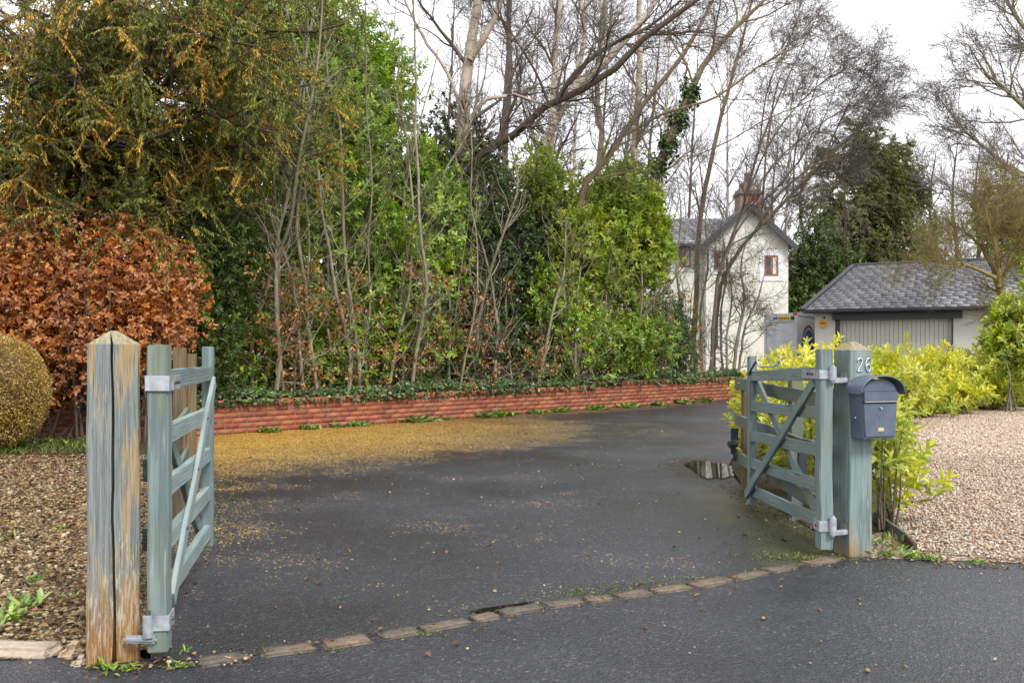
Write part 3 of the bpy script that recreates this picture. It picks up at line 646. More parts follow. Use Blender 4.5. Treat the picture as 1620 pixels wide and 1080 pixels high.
# ================================================================== gate posts
def post(name, c, w, h_sh, h_top, rz, mat, label, groove=False):
    """square post along local X (up), pyramid top, optional long drying crack in the face towards the road"""
    bm = bmesh.new(); b = .006; hw = w / 2
    sec = [(-hw + b, -hw), (hw - b, -hw), (hw, -hw + b), (hw, hw - b), (hw - b, hw), (-hw + b, hw), (-hw, hw - b), (-hw, -hw + b)]
    if groove: sec = [sec[0], (-.0110, -hw), (-.0098, -hw + .004), (-.0085, -hw + .085), (-.0030, -hw + .085), (-.0015, -hw + .004), (-.0003, -hw)] + sec[1:]
    n = len(sec); rings = []
    zs = np.linspace(-.3, h_sh, 26)
    for k, z in enumerate(zs):
        t = max(0., min(1., z / h_sh)); ring = []
        for (x, y) in sec:
            tw = 1.0 + (.018 * (1 - t))
            dx = .0018 * math.sin(z * 9 + x * 30) + .001 * math.sin(z * 23 + y * 20)
            gx = 0
            if groove and abs(x + .006) < .009 and y < 0:
                gx = .008 * (1 - t) ** 1.0 + .0008 * math.sin(z * 7) + .0006 * math.sin(z * 31)
                if z < .09: x = -.006 + (x + .006) * (1 + (0.09 - max(z, 0)) * 9)
            ring.append(bm.verts.new((z, x * tw + dx + gx, y * tw + dx * .5)))
        rings.append(ring)
    for r0, r1 in zip(rings, rings[1:]):
        for i in range(n): bm.faces.new((r0[i], r0[(i + 1) % n], r1[(i + 1) % n], r1[i]))
    apex = [bm.verts.new((h_top, sx * .012, sy * .012)) for sx, sy in ((-1, -1), (1, -1), (1, 1), (-1, 1))]
    capf = []
    top = rings[-1]
    # cap ring: shoulder chamfer then four slopes
    for i in range(n):
        a, bb = top[i], top[(i + 1) % n]
        m_ = ((a.co.y + bb.co.y) / 2, (a.co.z + bb.co.z) / 2)
        def near(v): return min(apex, key=lambda q: (q.co.y - v.co.y) ** 2 + (q.co.z - v.co.z) ** 2)
        pa, pb = near(a), near(bb)
        f = bm.faces.new((a, bb, pb) if pa is pb else (a, bb, pb, pa)); capf.append(f)
    capf.append(bm.faces.new(apex))
    bmesh.ops.recalc_face_normals(bm, faces=bm.faces)
    me = bpy.data.meshes.new(name)
    for f in capf: f.material_index = 1
    bm.to_mesh(me); bm.free(); me.materials.append(mat); me.materials.append(M['endgrain'])
    o = bpy.data.objects.new(name, me); col.objects.link(o)
    # local X up, local Y sideways (right), local Z away from the road
    Mx = frame((c[0], c[1], 0), (0, 0, 1), (1, 0, 0), (0, 1, 0))
    o.matrix_basis = Matrix.Translation((c[0], c[1], 0)) @ Matrix.Rotation(rz, 4, 'Z') @ frame((0, 0, 0), (0, 0, 1), (1, 0, 0), (0, 1, 0))
    return tag(o, label, 'gate post')
LP = np.array([-1.543, 3.552])
post('gate_post', LP, .184, 1.206, 1.258, R(23), M['post_split'], 'weathered timber gate post with peeling paint and a long crack down its face', True)
RP = np.array([1.982, 5.335]); RZ = R(17.6); rw = .152
rpost = post('gate_post', RP, rw, 1.185, 1.235, RZ, M['post_number'], 'blue-green timber gate post with the number 26 and the letterbox on it')
rn = np.array([math.sin(RZ), -math.cos(RZ), 0]); rt = np.array([math.cos(RZ), math.sin(RZ), 0])
face_c = np.array([RP[0], RP[1], 0]) + rn * (rw / 2 + .001)
def stroke(name, pts, r, M_, mat, parent, m=6):
    P, Rr = resample(pts, [r] * len(pts), 26)
    V, F, _ = tubes(P[None], Rr[None], m)
    bm = bmesh.new(); vv = [bm.verts.new(v) for v in V]; bm.verts.ensure_lookup_table()
    for f in F: bm.faces.new([vv[i] for i in f])
    bm.faces.new(vv[:m][::-1]); bm.faces.new(vv[-m:])
    return local_obj(name, bm, mat, M_, parent, True)
# numerals: X right along the face, Y up, Z out
two = [(-.017, .020, 0), (-.012, .033, 0), (0, .038, 0), (.012, .033, 0), (.016, .020, 0), (.010, .004, 0), (-.004, -.016, 0), (-.017, -.034, 0), (-.016, -.037, 0), (0, -.036, 0), (.018, -.036, 0)]
six = [(.015, .030, 0), (.008, .037, 0), (-.003, .036, 0), (-.012, .024, 0), (-.017, .004, 0), (-.016, -.016, 0), (-.010, -.032, 0), (.002, -.037, 0), (.013, -.030, 0), (.017, -.016, 0), (.012, -.002, 0), (.001, .003, 0), (-.010, -.004, 0), (-.015, -.014, 0)]
for dig, offx in ((two, -.012), (six, .044)):
    c = face_c + rt * (offx) + rn * .004
    stroke('house_number', [(x * .95, y, z) for x, y, z in dig], .0042, frame((c[0], c[1], 1.100), rt, (0, 0, 1), rn), M['chrome'], rpost)

# ================================================================== letterbox
def letterbox():
    c = face_c + rt * .036
    root = empty('letterbox', (c[0], c[1], .687), 'dark blue-grey metal letterbox with arched roof fixed to the numbered gate post', 'letterbox')
    F_ = lambda z=0.0: frame((c[0], c[1], .687 + z), rt, rn, (0, 0, 1))       # X right, Y out from the post, Z up
    bm = bmesh.new(); wt, wb, d, h = .122, .106, .108, .262
    def arch(w, z0, rise, n=14): return [(w * math.cos(math.pi * (1 - i / n)), z0 + rise * math.sin(math.pi * i / n)) for i in range(n + 1)]
    prof = [(-wb, 0)] + [(-wt, h)] + arch(wt - .003, h, .072)[1:-1] + [(wt, h)] + [(wb, 0)]
    fr = [bm.verts.new((x, d, z)) for x, z in prof]; bk = [bm.verts.new((x, .001, z)) for x, z in prof]
    bm.faces.new(fr); bm.faces.new(bk[::-1])
    for i in range(len(prof)): bm.faces.new((fr[i], bk[i], bk[(i + 1) % len(prof)], fr[(i + 1) % len(prof)]))
    bmesh.ops.recalc_face_normals(bm, faces=bm.faces)
    local_obj('body', bm, M['box_paint'], F_(), root)
    # roof: a bent sheet with thickness, overhanging front and sides
    bm = bmesh.new(); n = 22; w, rise = .143, .098; z0 = .252; sets = []
    for y in (.0, .140):
        for off in (0.0, .0045):
            ring = []
            for i in range(n + 1):
                a = math.pi * i / n
                x = (w + off) * -math.cos(a); z = z0 + (rise + off) * (math.sin(a) ** .86)
                ring.append(bm.verts.new((x, y, z)))
            sets.append(ring)
    i0, o0, i1, o1 = sets
    for i in range(n):
        bm.faces.new((o0[i], o0[i + 1], o1[i + 1], o1[i])); bm.faces.new((i0[i], i1[i], i1[i + 1], i0[i + 1]))
        bm.faces.new((i1[i], o1[i], o1[i + 1], i1[i + 1])); bm.faces.new((i0[i], i0[i + 1], o0[i + 1], o0[i]))
    for k in (0, n):
        bm.faces.new((i0[k], o0[k], o1[k], i1[k]))
    bmesh.ops.recalc_face_normals(bm, faces=bm.faces)
    ro = local_obj('roof', bm, M['box_paint'], F_(), root)
    # rolled rim at the front edge of the roof
    rp = [((w + .003) * -math.cos(math.pi * i / n), .142, z0 + (rise + .003) * (math.sin(math.pi * i / n) ** .86)) for i in range(n + 1)]
    stroke('rim', rp, .0042, F_(), M['box_paint'], ro)
    # door panel below the slot
    def panel(name, pts, y0, y1, mat, parent, bev=.003):
        bm = bmesh.new(); f1 = [bm.verts.new((x, y1, z)) for x, z in pts]; f0 = [bm.verts.new((x, y0, z)) for x, z in pts]
        bm.faces.new(f1); bm.faces.new(f0[::-1])
        for i in range(len(pts)): bm.faces.new((f1[i], f0[i], f0[(i + 1) % len(pts)], f1[(i + 1) % len(pts)]))
        bmesh.ops.recalc_face_normals(bm, faces=bm.faces)
        if bev: bmesh.ops.bevel(bm, geom=list(bm.edges), offset=bev, segments=2, affect='EDGES')
        return local_obj(name, bm, mat, F_(), parent)
    dr = panel('door', [(-.101, .010), (.101, .010), (.114, .196), (-.114, .196)], d - .001, d + .010, M['box_paint'], root)
    panel('shadow_gap', [(-.117, .198), (.117, .198), (.1175, .206), (-.1175, .206)], d - .001, d + .003, M['black'], root, 0)
    panel('flap', [(-.113, .212), (.113, .212), (.116, .262), (-.116, .262)], d - .001, d + .018, M['box_paint'], root)
    panel('slot_edge', [(-.110, .205), (.112, .205), (.112, .2115), (-.110, .2115)], d - .001, d + .020, M['chrome'], root, .0015)
    panel('gable_plate', [(x, z) for x, z in arch(.108, .268, .062, 12)], d - .001, d + .003, M['box_paint'], root, 0)
    bm = bmesh.new(); bmesh.ops.create_cone(bm, cap_ends=True, segments=16, radius1=.0085, radius2=.007, depth=.01)
    local_obj('lock', bm, M['chrome'], F_(.172) @ Matrix.Translation((0, d + .014, 0)) @ Matrix.Rotation(R(-90), 4, 'X'), dr)
    np_ = panel('name_plate', [(-.022, .040), (.022, .040), (.022, .062), (-.022, .062)], d + .009, d + .0135, M['brass'], dr, .002)
    panel('card', [(-.016, .045), (.016, .045), (.016, .057), (-.016, .057)], d + .0135, d + .0142, M['paper'], np_, 0)
    # faint embossed horn shape and line
    stroke('emboss', [(-.030, d + .0100, .145), (-.010, d + .0100, .120), (-.006, d + .0100, .098), (.008, d + .0100, .098), (.012, d + .0100, .120), (.030, d + .0100, .145)], .0016, F_(), M['box_paint'], dr)
    stroke('emboss', [(-.05, d + .0100, .082), (0, d + .0100, .082), (.05, d + .0100, .082)], .0012, F_(), M['box_paint'], dr)
    bm = bmesh.new(); bmesh.ops.create_uvsphere(bm, u_segments=10, v_segments=6, radius=.006)
    local_obj('screw', bm, M['chrome'], F_() @ Matrix.Translation((-.115, .05, .115)), root, True)
letterbox()

# ================================================================== gates
def cyl(name, c, r, h, mat, parent, axis='Z', seg=16, bev=.0015):
    bm = bmesh.new(); bmesh.ops.create_cone(bm, cap_ends=True, segments=seg, radius1=r, radius2=r, depth=h)
    if bev: bmesh.ops.bevel(bm, geom=[e for e in bm.edges if len(e.link_faces) == 2 and abs(e.verts[0].co.z - e.verts[1].co.z) < 1e-6], offset=bev, segments=2, affect='EDGES')
    M_ = Matrix.Translation(tuple(float(v) for v in c))
    if axis != 'Z':
        a = Vector(axis).normalized(); M_ = M_ @ Vector((0, 0, 1)).rotation_difference(a).to_matrix().to_4x4()
    return local_obj(name, bm, mat, M_, parent, False)
def gate(label, pn, pf, n, zr_near, zr_far, near_z, far_z, wood, wood2, near_w, far_w, strap_up, strap_lo, post_side, latch=False):
    pn, pf, n = np.array([*pn, 0.]), np.array([*pf, 0.]), np.array([*n, 0.])
    L = np.linalg.norm(pf - pn); u = (pf - pn) / L
    root = empty('gate', pn, label, 'gate', 'open five-bar gates')
    up = lambda p, z: (p[0], p[1], z)
    board('hinge_stile', up(pn, near_z[0]), up(pn, near_z[1]), near_w, .074, n, wood, root, .005, roundtop=.0)
    board('meeting_stile', up(pf, far_z[0]), up(pf, far_z[1]), far_w, .055, n, wood, root, .004)
    for i, (z0, z1) in enumerate(zip(zr_near, zr_far)):
        a = pn + u * near_w * .48; b = pf - u * far_w * .48
        w = .082 if i == 0 else .072
        board('rail', up(a, z0), up(b, z1), w, .036 if i else .05, n, wood if i == 0 else wood2, root, .003, taper=(.07 if i == 0 else None))
    # the two braces, one on each face, crossing
    e = .031
    a = pn + u * .085 + n * e; b = pf - u * .012 + n * e
    if post_side < 0: board('brace', up(a, zr_near[4] - .02), up(b, zr_far[0] - .045), .066, .022, n, wood2, root, .003)
    else: board('brace', up(a, zr_near[0] - .05), up(b + u * .02 + n * .012, zr_far[4] - .035), .066, .022, n, wood, root, .003)
    a = pn + u * .07 - n * e; b = pf - u * .03 - n * e
    if post_side < 0: board('brace', up(a, zr_near[0] - .05), up(b, zr_far[4] - .03), .066, .022, n, wood, root, .003)
    else: board('brace', up(a, zr_near[4] - .06), up(b, zr_far[0] - .045), .066, .022, n, wood2, root, .003)
    for i in (1, 2, 3):
        f = (zr_near[i] - (zr_near[4] if post_side < 0 else zr_near[0])) / ((zr_near[0] - zr_near[4]) * (1 if post_side < 0 else -1)); f = max(.06, min(.94, f))
        c = pn + u * (.06 + (L - .06) * f) + n * .044
        cyl('bolt', up(c, zr_near[i] + (zr_far[i] - zr_near[i]) * f), .0075, .006, M['bolt'], root, tuple(n), 8)
    # galvanised strap hinges
    for (z, length, hh, side) in (strap_up, strap_lo):
        hg = empty('hinge', (0, 0, z)); hg.parent = root
        o_ = hg
        t0 = -near_w / 2 - .005
        for sgn in (1, -1):
            a = pn + u * t0 + n * sgn * .0405; b = pn + u * length + n * sgn * .0405
            if sgn == -1 and post_side > 0: continue
            board('strap', up(a, z), up(b, z), hh, .006, n, M['galv'], o_, .0015, cuts=0)
        a = pn + u * (t0 - .001) - n * .0435; b = pn + u * (t0 - .001) + n * .0435
        if post_side < 0 or z < .5: board('strap', up(a, z), up(b, z), hh, .006, u, M['galv'], o_, .0015, cuts=0)
        k = 3 if length > .06 else 1
        for i in range(k):
            cyl('bolt', up(pn + u * (near_w / 2 + .02 + i * .042 if k > 1 else .0) + n * .045, z), .0085, .012, M['bolt'], o_, tuple(n), 8)
    return root, pn, pf, u, n
uL = unit(np.array([[-.274, 1.38]]))[0]; nL = np.array([uL[1], -uL[0]])
gl, pn, pf, u, n = gate('weathered pale blue-green timber gate standing open beside the cracked post', (-1.345, 3.50), (-1.612, 4.86), nL,
     (1.063, .849, .640, .430, .225), (1.063, .849, .636, .433, .232), (.042, 1.204), (.150, 1.203), M['gate_wood'], M['gate_wood_pale'], .094, .073,
     (1.058, .20, .058, 1), (.158, .05, .058, 1), -1)
# lower hook of the left gate: pin, knuckle and bracket reaching to the post
hk = empty('hinge_pin', (0, 0, 0)); hk.parent = gl
kp = np.array([pn[0] - .018, pn[1] - .068, 0])
cyl('knuckle', (kp[0], kp[1], .150), .019, .085, M['galv'], hk); cyl('pin', (kp[0], kp[1], .155), .010, .105, M['bolt'], hk)
board('bracket', (kp[0] - .10, kp[1] + .02, .095), (kp[0] + .035, kp[1], .098), .030, .03, (0, 1, 0), M['galv'], hk, .012, cuts=0)
uR = unit(np.array([[-.007, 1.59]]))[0]; nR = np.array([-uR[1], uR[0]])
gr, pn, pf, u, n = gate('blue-green timber gate folded back against the rail fence beside the letterbox post', (1.797, 5.28), (1.790, 6.84), nR,
     (1.048, .820, .600, .393, .190), (.994, .768, .548, .345, .140), (.042, 1.190), (.040, 1.142), M['gate_wood'], M['gate_wood'], .088, .075,
     (1.046, .26, .056, 1), (.178, .05, .062, 1), 1)
for z, hh in ((1.046, .075), (.178, .10)):
    hk = empty('hinge_pin', (0, 0, 0)); hk.parent = gr
    kp = np.array([pn[0] + .030, pn[1] - .062, 0])
    cyl('knuckle', (kp[0], kp[1], z + .005), .020, hh, M['galv'], hk); cyl('pin', (kp[0], kp[1], z + .005), .011, hh + .022, M['galv'], hk)
    board('bracket', (kp[0] - .01, kp[1] + .004, z - .035), (kp[0] + .115, kp[1] + .055, z - .035), .03, .02, (0, 1, 0), M['galv'], hk, .004, cuts=0)
    board('strap', (pn[0] - .04, pn[1] - .047, z), (kp[0], pn[1] - .050, z), .05, .006, (0, 1, 0), M['galv'], hk, .001, cuts=0)
    pl = np.array([RP[0], RP[1], 0]) - rt * (rw / 2 + .002)
    board('plate', tuple(pl + np.array([0, 0, z - .055]) - rn * -.02), tuple(pl + np.array([0, 0, z + .01]) - rn * -.02), .05, .005, tuple(rt), M['galv'], hk, .001, cuts=0)
# throw-over loop latch on the meeting stile
lt = empty('latch', (0, 0, 0)); lt.parent = gr
a0 = pf + n * .032
stroke('arm', [tuple(a0 + np.array([0, -.04, 1.005])), tuple(a0 + np.array([0, -.17, 1.075])), tuple(a0 + np.array([.0, -.30, 1.115]))], .009, Matrix.Identity(4), M['bolt'], lt)
stroke('loop', [tuple(a0 + np.array([-.01, -.29, 1.12])), tuple(a0 + np.array([-.01, -.36, 1.075])), tuple(a0 + np.array([.0, -.46, 1.07])), tuple(a0 + np.array([.04, -.60, 1.08])), tuple(a0 + np.array([.05, -.66, 1.12]))], .007, Matrix.Identity(4), M['galv'], lt)

# ---------- fences behind the gates
fr_ = empty('rail_fence', (1.95, 7.6, 0), 'blue-green three-rail fence holding back the golden laurels behind the open gate', 'fence')
for (x, y, h, k) in ((1.985, 7.74, 1.0, 'brown_post'), (1.985, 6.42, 1.06, 'fence_wood'), (1.985, 5.55, .95, 'fence_wood')):
    board('post', (x, y, -.2), (x, y, h), .085, .085, (1, 0, 0), M[k], fr_, .005)
for z0, z1 in ((.865, .905), (.545, .595), (.215, .285)):
    board('rail', (1.925, 5.42, z0), (1.925, 7.86, z1), .095, .03, (-1, 0, 0), M['fence_wood'], fr_, .003, cuts=14, wob=.003)
for (x, y, h) in ((1.90, 7.83, .52), (2.02, 6.38, .55)):
    b_ = board('post_cover', (x, y, .30), (x, y, h), .06, .03, (0, 1, 0), M['box_dark'], fr_, .004, cuts=0)
lamp = empty('garden_spotlight', (1.83, 7.72, 0), 'small black spotlight on a spike beside the puddle', 'spotlight')
board('spike', (1.885, 7.76, .25), (1.885, 7.76, .42), .03, .015, (0, 1, 0), M['rubber'], lamp, .003, cuts=0)
cyl('head', (1.86, 7.72, .40), .030, .075, M['rubber'], lamp, (-.9, -.3, -.2)); cyl('lens', (1.827, 7.709, .393), .024, .012, M['glass'], lamp, (-.9, -.3, -.2))
fl_ = empty('rail_fence', (-2.36, 6.6, 0), 'brown posted rail fence along the pebble bed behind the cracked post', 'fence')
for (x, y, h) in ((-2.39, 6.6, 1.205), (-3.35, 9.6, 1.15)):
    board('post', (x, y, -.2), (x, y, h), .09, .09, (.95, .3, 0), M['brown_post'], fl_, .005)
for z in (.42, .70):
    board('rail', (-1.47, 3.68, z), (-2.33, 6.58, z + .03), .09, .028, (.95, .3, 0), M['fence_wood'], fl_, .003)
# wire netting stapled to it
V, F, r = [], [], []
A, B = np.array([-1.49, 3.66, 0]), np.array([-2.36, 6.58, 0]); segs = []
for i in range(38):
    t = i / 37; p = A + (B - A) * t; segs.append([p + [0, 0, .05], p + [0, 0, .55], p + [0, 0, 1.0]])
for j in range(12):
    z = .05 + j * .085; segs.append([A + [0, 0, z], (A + B) / 2 + [0, 0, z], B + [0, 0, z]])
V, F, r = tubes(np.array(segs), np.full((len(segs), 3), .0009), 3)
np_mesh('wire_netting', V, F, M['bolt'], fl_)
# timber edging strips round the gravel
ed = empty('edging_board', gnd(1385, 825), 'dark timber edging strip at the corner of the pink gravel by the numbered post', 'edging board')
board('strip', (2.50, 6.30, .03), (2.40, 5.62, .03), .09, .022, (1, -.1, 0), M['fence_wood'], ed, .003)
board('strip', (2.40, 5.62, .03), (2.36, 5.36, .01), .09, .022, (1, -.1, 0), M['bark_dark'], ed, .003)
e2 = board('edging_board', (6.9, 16.15, .04), (8.2, 17.4, .04), .12, .03, (.7, -.7, 0), M['brown_post'], None, .003)
tag(e2, 'low timber edging strip at the foot of the golden laurel hedge behind the letterbox', 'edging board')

# ================================================================== brick wall
wall = empty('brick_wall', (WALL[1][0], WALL[1][1], 0), 'low red brick retaining wall with a soldier course along the drive', 'wall')
def wall_bricks():
    V, F, Rn, k = [], [], [], 0; cV, cF, cR, ck = [], [], [], 0; mo = bmesh.new()
    fq = np.array([(0, 1, 3, 2), (4, 6, 7, 5), (0, 4, 5, 1), (2, 3, 7, 6), (0, 2, 6, 4), (1, 5, 7, 3)])
    for a, b in zip(WALL, WALL[1:]):
        L = np.linalg.norm(b - a); d = (b - a) / L; nn = np.array([-d[1], d[0]])
        def add(x0, x1, y0, y1, z0, z1, store):
            j = rng.normal(size=2) * .0008
            pts = np.array([[x, y + j[0], z] for x in (x0, x1) for y in (y0, y1) for z in (z0, z1)])
            pts += rng.normal(size=pts.shape) * .0007
            W = np.column_stack([a[0] + d[0] * pts[:, 0] + nn[0] * pts[:, 1], a[1] + d[1] * pts[:, 0] + nn[1] * pts[:, 1], pts[:, 2]])
            store.append(W)
        body, cop = [], []
        step = 8.55 if a is WALL[1] else (0 if a is WALL[2] else 99)
        nrow = 5
        for row in range(nrow):
            x = -.11 * (row % 2)
            while x < L:
                x0, x1 = max(x, 0), min(x + .215, L)
                if x1 - x0 > .03: add(x0 + .004, x1 - .004, 0, .1025, row * .075 + .004, row * .075 + .0705, body)
                x += .225
        x = 0
        while x < L:
            zt = nrow * .075
            hi = 0
            if x > step:                                  # the far stretch is one course higher
                hi = .075
            add(x + .004, min(x + .0685, L), -.006, .206, zt + .003 + hi, zt + .105 + hi + rng.normal() * .002, cop)
            x += .0745
        if step < 50:
            x = step
            while x < L:
                add(x + .004, min(x + .215, L), 0, .1025, nrow * .075 + .003, nrow * .075 + .066, body); x += .225
        for st, vv in ((body, V), (cop, cV)):
            vv.extend(st)
        h = nrow * .075 + .095
        # mortar core
        for (x0, x1, hh) in (((0, L, h - .004),) if step > 50 else ((0, step, h - .004), (step, L, h + .071))):
            if x1 - x0 < .01: continue
            q = [(a + d * x + nn * y) for x in (x0, x1) for y in (.0018, .195)]
            vs = [mo.verts.new((p[0], p[1], z)) for p in q for z in (-.1, hh - .006)]
            for f in fq: mo.faces.new([vs[i] for i in f])
    for nm, vv in (('brickwork', V), ('coping', cV)):
        W = np.array(vv); n_ = len(W); Fa = (np.arange(n_) * 8)[:, None, None] + fq[None]
        np_mesh(nm, W, Fa, M['brick'], wall, np.repeat(rng.random(n_), 8))
    bmesh.ops.recalc_face_normals(mo, faces=mo.faces); bm_obj('mortar', mo, M['mortar'], wall)
wall_bricks()
WD = np.array([.7142, .7000]); WN = np.array([-.70, .7142])
def along(s, off, z=0.0):                  # point s metres along the diagonal wall, off metres behind its face
    p = WALL[1] + WD * s + WN * off; return np.array([p[0], p[1], z])

# ================================================================== weeds
def weed(p, size, n, label, group, mat='weed', up=.6):
    p = np.asarray(p, float)
    a = rng.uniform(0, 6.28, n); D = np.column_stack([np.cos(a), np.sin(a), rng.uniform(.1, 1, n) * up * 2])
    C = p + rng.normal(size=(n, 3)) * [size * .35, size * .35, 0]
    ll = leaves(C, D, np.tile([0, 0, 1.], (n, 1)) + rng.normal(size=(n, 3)) * .2, size * .75 * rng.uniform(.4, 1.1, n), size * .19, rng.random(n))
    o = np_mesh('weed', ll[0] - p, ll[1], M[mat], None, ll[2]); o.location = tuple(p)
    return tag(o, label, 'weed', group)
for (px, py, s) in ((158, 1056, .055), (176, 1060, .07), (196, 1060, .06), (212, 1058, .05)):
    weed(gnd(px, py) + [0, 0, .004], s, 14, 'small green rosette weed at the foot of the cracked gate post', 'weeds at the cracked post')
weed(gnd(285, 1056) + [0, 0, .004], .045, 30, 'low yellow-green weed on the asphalt between the left gate and the first sett', None)
weed(gnd(293, 1033) + [0, 0, .004], .05, 7, 'single green sprout beside the left gate stile', None, up=1.5)
for (px, s, n) in ((420, .16, 60), (485, .15, 46), (530, .15, 30), (562, .18, 44), (650, .20, 60), (675, .16, 26), (700, .14, 22), (762, .2, 40), (792, .22, 50), (840, .2, 30), (880, .2, 40), (935, .22, 46), (985, .25, 50), (1035, .22, 44), (1075, .25, 50), (1110, .2, 36)):
    k = (px - CX) / FPX
    # point on the wall foot seen at this column
    w0 = WALL[1]; s_ = (k * w0[1] - w0[0]) / (WD[0] - k * WD[1])
    weed(along(s_, -.08, .006), s * 1.25, int(n * 1.5), 'small weed growing in the joint at the foot of the red brick wall', 'weeds along the brick wall', 'weed', .5)
for (px, py, s, n) in ((40, 712, .3, 90), (65, 705, .25, 60), (110, 708, .26, 60), (20, 718, .25, 50), (128, 700, .25, 40)):
    weed(gnd(px, py) + [0, 0, .01], s * .7, n, 'tuft of grass and weeds between the clipped ball bush and the cracked post', 'weeds under the copper hedge')
for (px, py, s, n) in ((12, 855, .08, 16), (8, 990, .11, 40), (40, 965, .12, 30), (55, 925, .09, 16), (95, 840, .06, 12), (110, 950, .06, 9)):
    weed(gnd(px, py) + [0, 0, .02], s, n, 'green weed sprouting through the brown pebbles left of the cracked post', 'weeds in the pebble bed', up=.9)
for (px, py, s, n) in ((1400, 880, .10, 34), (1440, 882, .12, 30), (1420, 868, .10, 24), (1475, 887, .10, 26), (1545, 893, .09, 20), (1390, 862, .10, 20)):
    weed(gnd(px, py) + [0, 0, .01], s * .8, n, 'low weed at the edge of the pink gravel beside the letterbox post', 'weeds at the gravel edge')
w_ = weed(gnd(1411, 868) + [0, 0, .05], .10, 7, 'young weed with a red stem growing by the dark timber edging', None, up=1.4)
P, Rr = resample([gnd(1413, 872), gnd(1413, 872) + [0, 0, .06], gnd(1411, 872) + [0, 0, .13]], [.005, .004, .003], 6)
V, F, _ = tubes(P[None], Rr[None], 5); mt = NT('red_stem'); so = np_mesh('stem', V - np.array(w_.location), F, mt.pbr((.30, .06, .035), .6), None); so.parent = w_
# grass under the copper hedge
gp = scatter([(-4.6, 10.3), (-5.0, 12.3), (-9, 12.2), (-8, 10.3)], 5200, .016)
ll = leaves(gp, rvec(len(gp)) * [.7, .7, .2] + [0, 0, .6], rvec(len(gp)), rng.uniform(.04, .11, len(gp)), .008, rng.random(len(gp)))
o = np_mesh('grass', ll[0], ll[1], M['moss'], None, ll[2]); o['kind'] = 'stuff'
# dead bramble twig on the pebble bed
P, Rr = resample([gnd(50, 905) + [0, 0, .03], gnd(85, 930) + [0, 0, .09], gnd(105, 955) + [0, 0, .07], gnd(130, 962) + [0, 0, .05]], [.002, .004, .004, .002], 8)
Q, q = grow(P[None], Rr[None], 9, .1, .95, .22, .9, 4, .2, (0, 0, .02), .7, None, .0015)
t_ = cat_mesh([tubes(P[None], Rr[None], 4), tubes(Q, q, 3)])
tag(np_mesh('fallen_twig', t_[0], t_[1], M['twig_brown'], None, t_[2]), 'dead forked twig lying on the brown pebbles left of the cracked post', 'twig')

# ================================================================== trees and shrubs
def sum_tree(name, label, trunks, mat, twig_mat, group=None, lv=((9, 2.2), (7, 1.1), (6, .55)), ang=.8, t0=.25, up=.05, droop=0.0, tr=.004, bias=(0, 0, 0), wig=.16, loc=None, cat='tree', n0=18, rr=.5, smooth_trunk=8, r1=.05, shrink=.45, lr=1.0):
    """bare tree: trunk polylines [(points, radii)], limbs, branches, twigs"""
    root = empty(name, loc if loc is not None else (trunks[0][0][0][0], trunks[0][0][0][1], 0), label, cat, group)
    TP, TR = [], []
    for ti, (pts, rad) in enumerate(trunks):
        if ti == 0 or pts[0][2] < 1.0:
            gz = np.array([pts[0][0] - .02, pts[0][1], .0]); pts = [gz] + list(pts) if pts[0][2] > .1 else pts; rad = ([rad[0] * 1.15] + list(rad)) if len(rad) < len(pts) else rad
        p, r = resample(pts, np.array(rad) * lr, n0); p[1:-1] += rng.normal(size=(n0 - 2, 3)) * r[1:-1, None] * .25; TP.append(p); TR.append(r)
    TP, TR = np.array(TP), np.array(TR)
    V, F, r = tubes(TP, TR, smooth_trunk); np_mesh('trunk', V, F, mat, root, None, True)
    P, Rr = TP, TR; br = []
    for i, (nc, L) in enumerate(lv):
        last = i == len(lv) - 1
        P, Rr = grow(P, Rr, nc, t0 if i == 0 else .15, 1.0, L, ang, 7 if i == 0 else (6 if not last else 4), wig * (1 + .3 * i), (0, 0, up if not last else up - droop), rr, r1 if i == 0 else None, tr if last else tr * 1.3, bias if i < 2 else (bias[0] * .4, bias[1] * .4, -droop), shrink=shrink)
        if not last: br.append(tubes(P, Rr, 5 if i == 0 else 4))
        else: tw = tubes(P, Rr, 3)
    b = cat_mesh(br); np_mesh('branches', b[0], b[1], M['bark_red'] if mat is M['birch'] else mat, root, None, True)
    np_mesh('crown', tw[0], tw[1], twig_mat, root)
    return root, TP, TR, P
def pxline(pts, Y, dY=0.0):
    n = len(pts); return [at(p[0], p[1], Y + dY * i / max(n - 1, 1)) for i, p in enumerate(pts)]

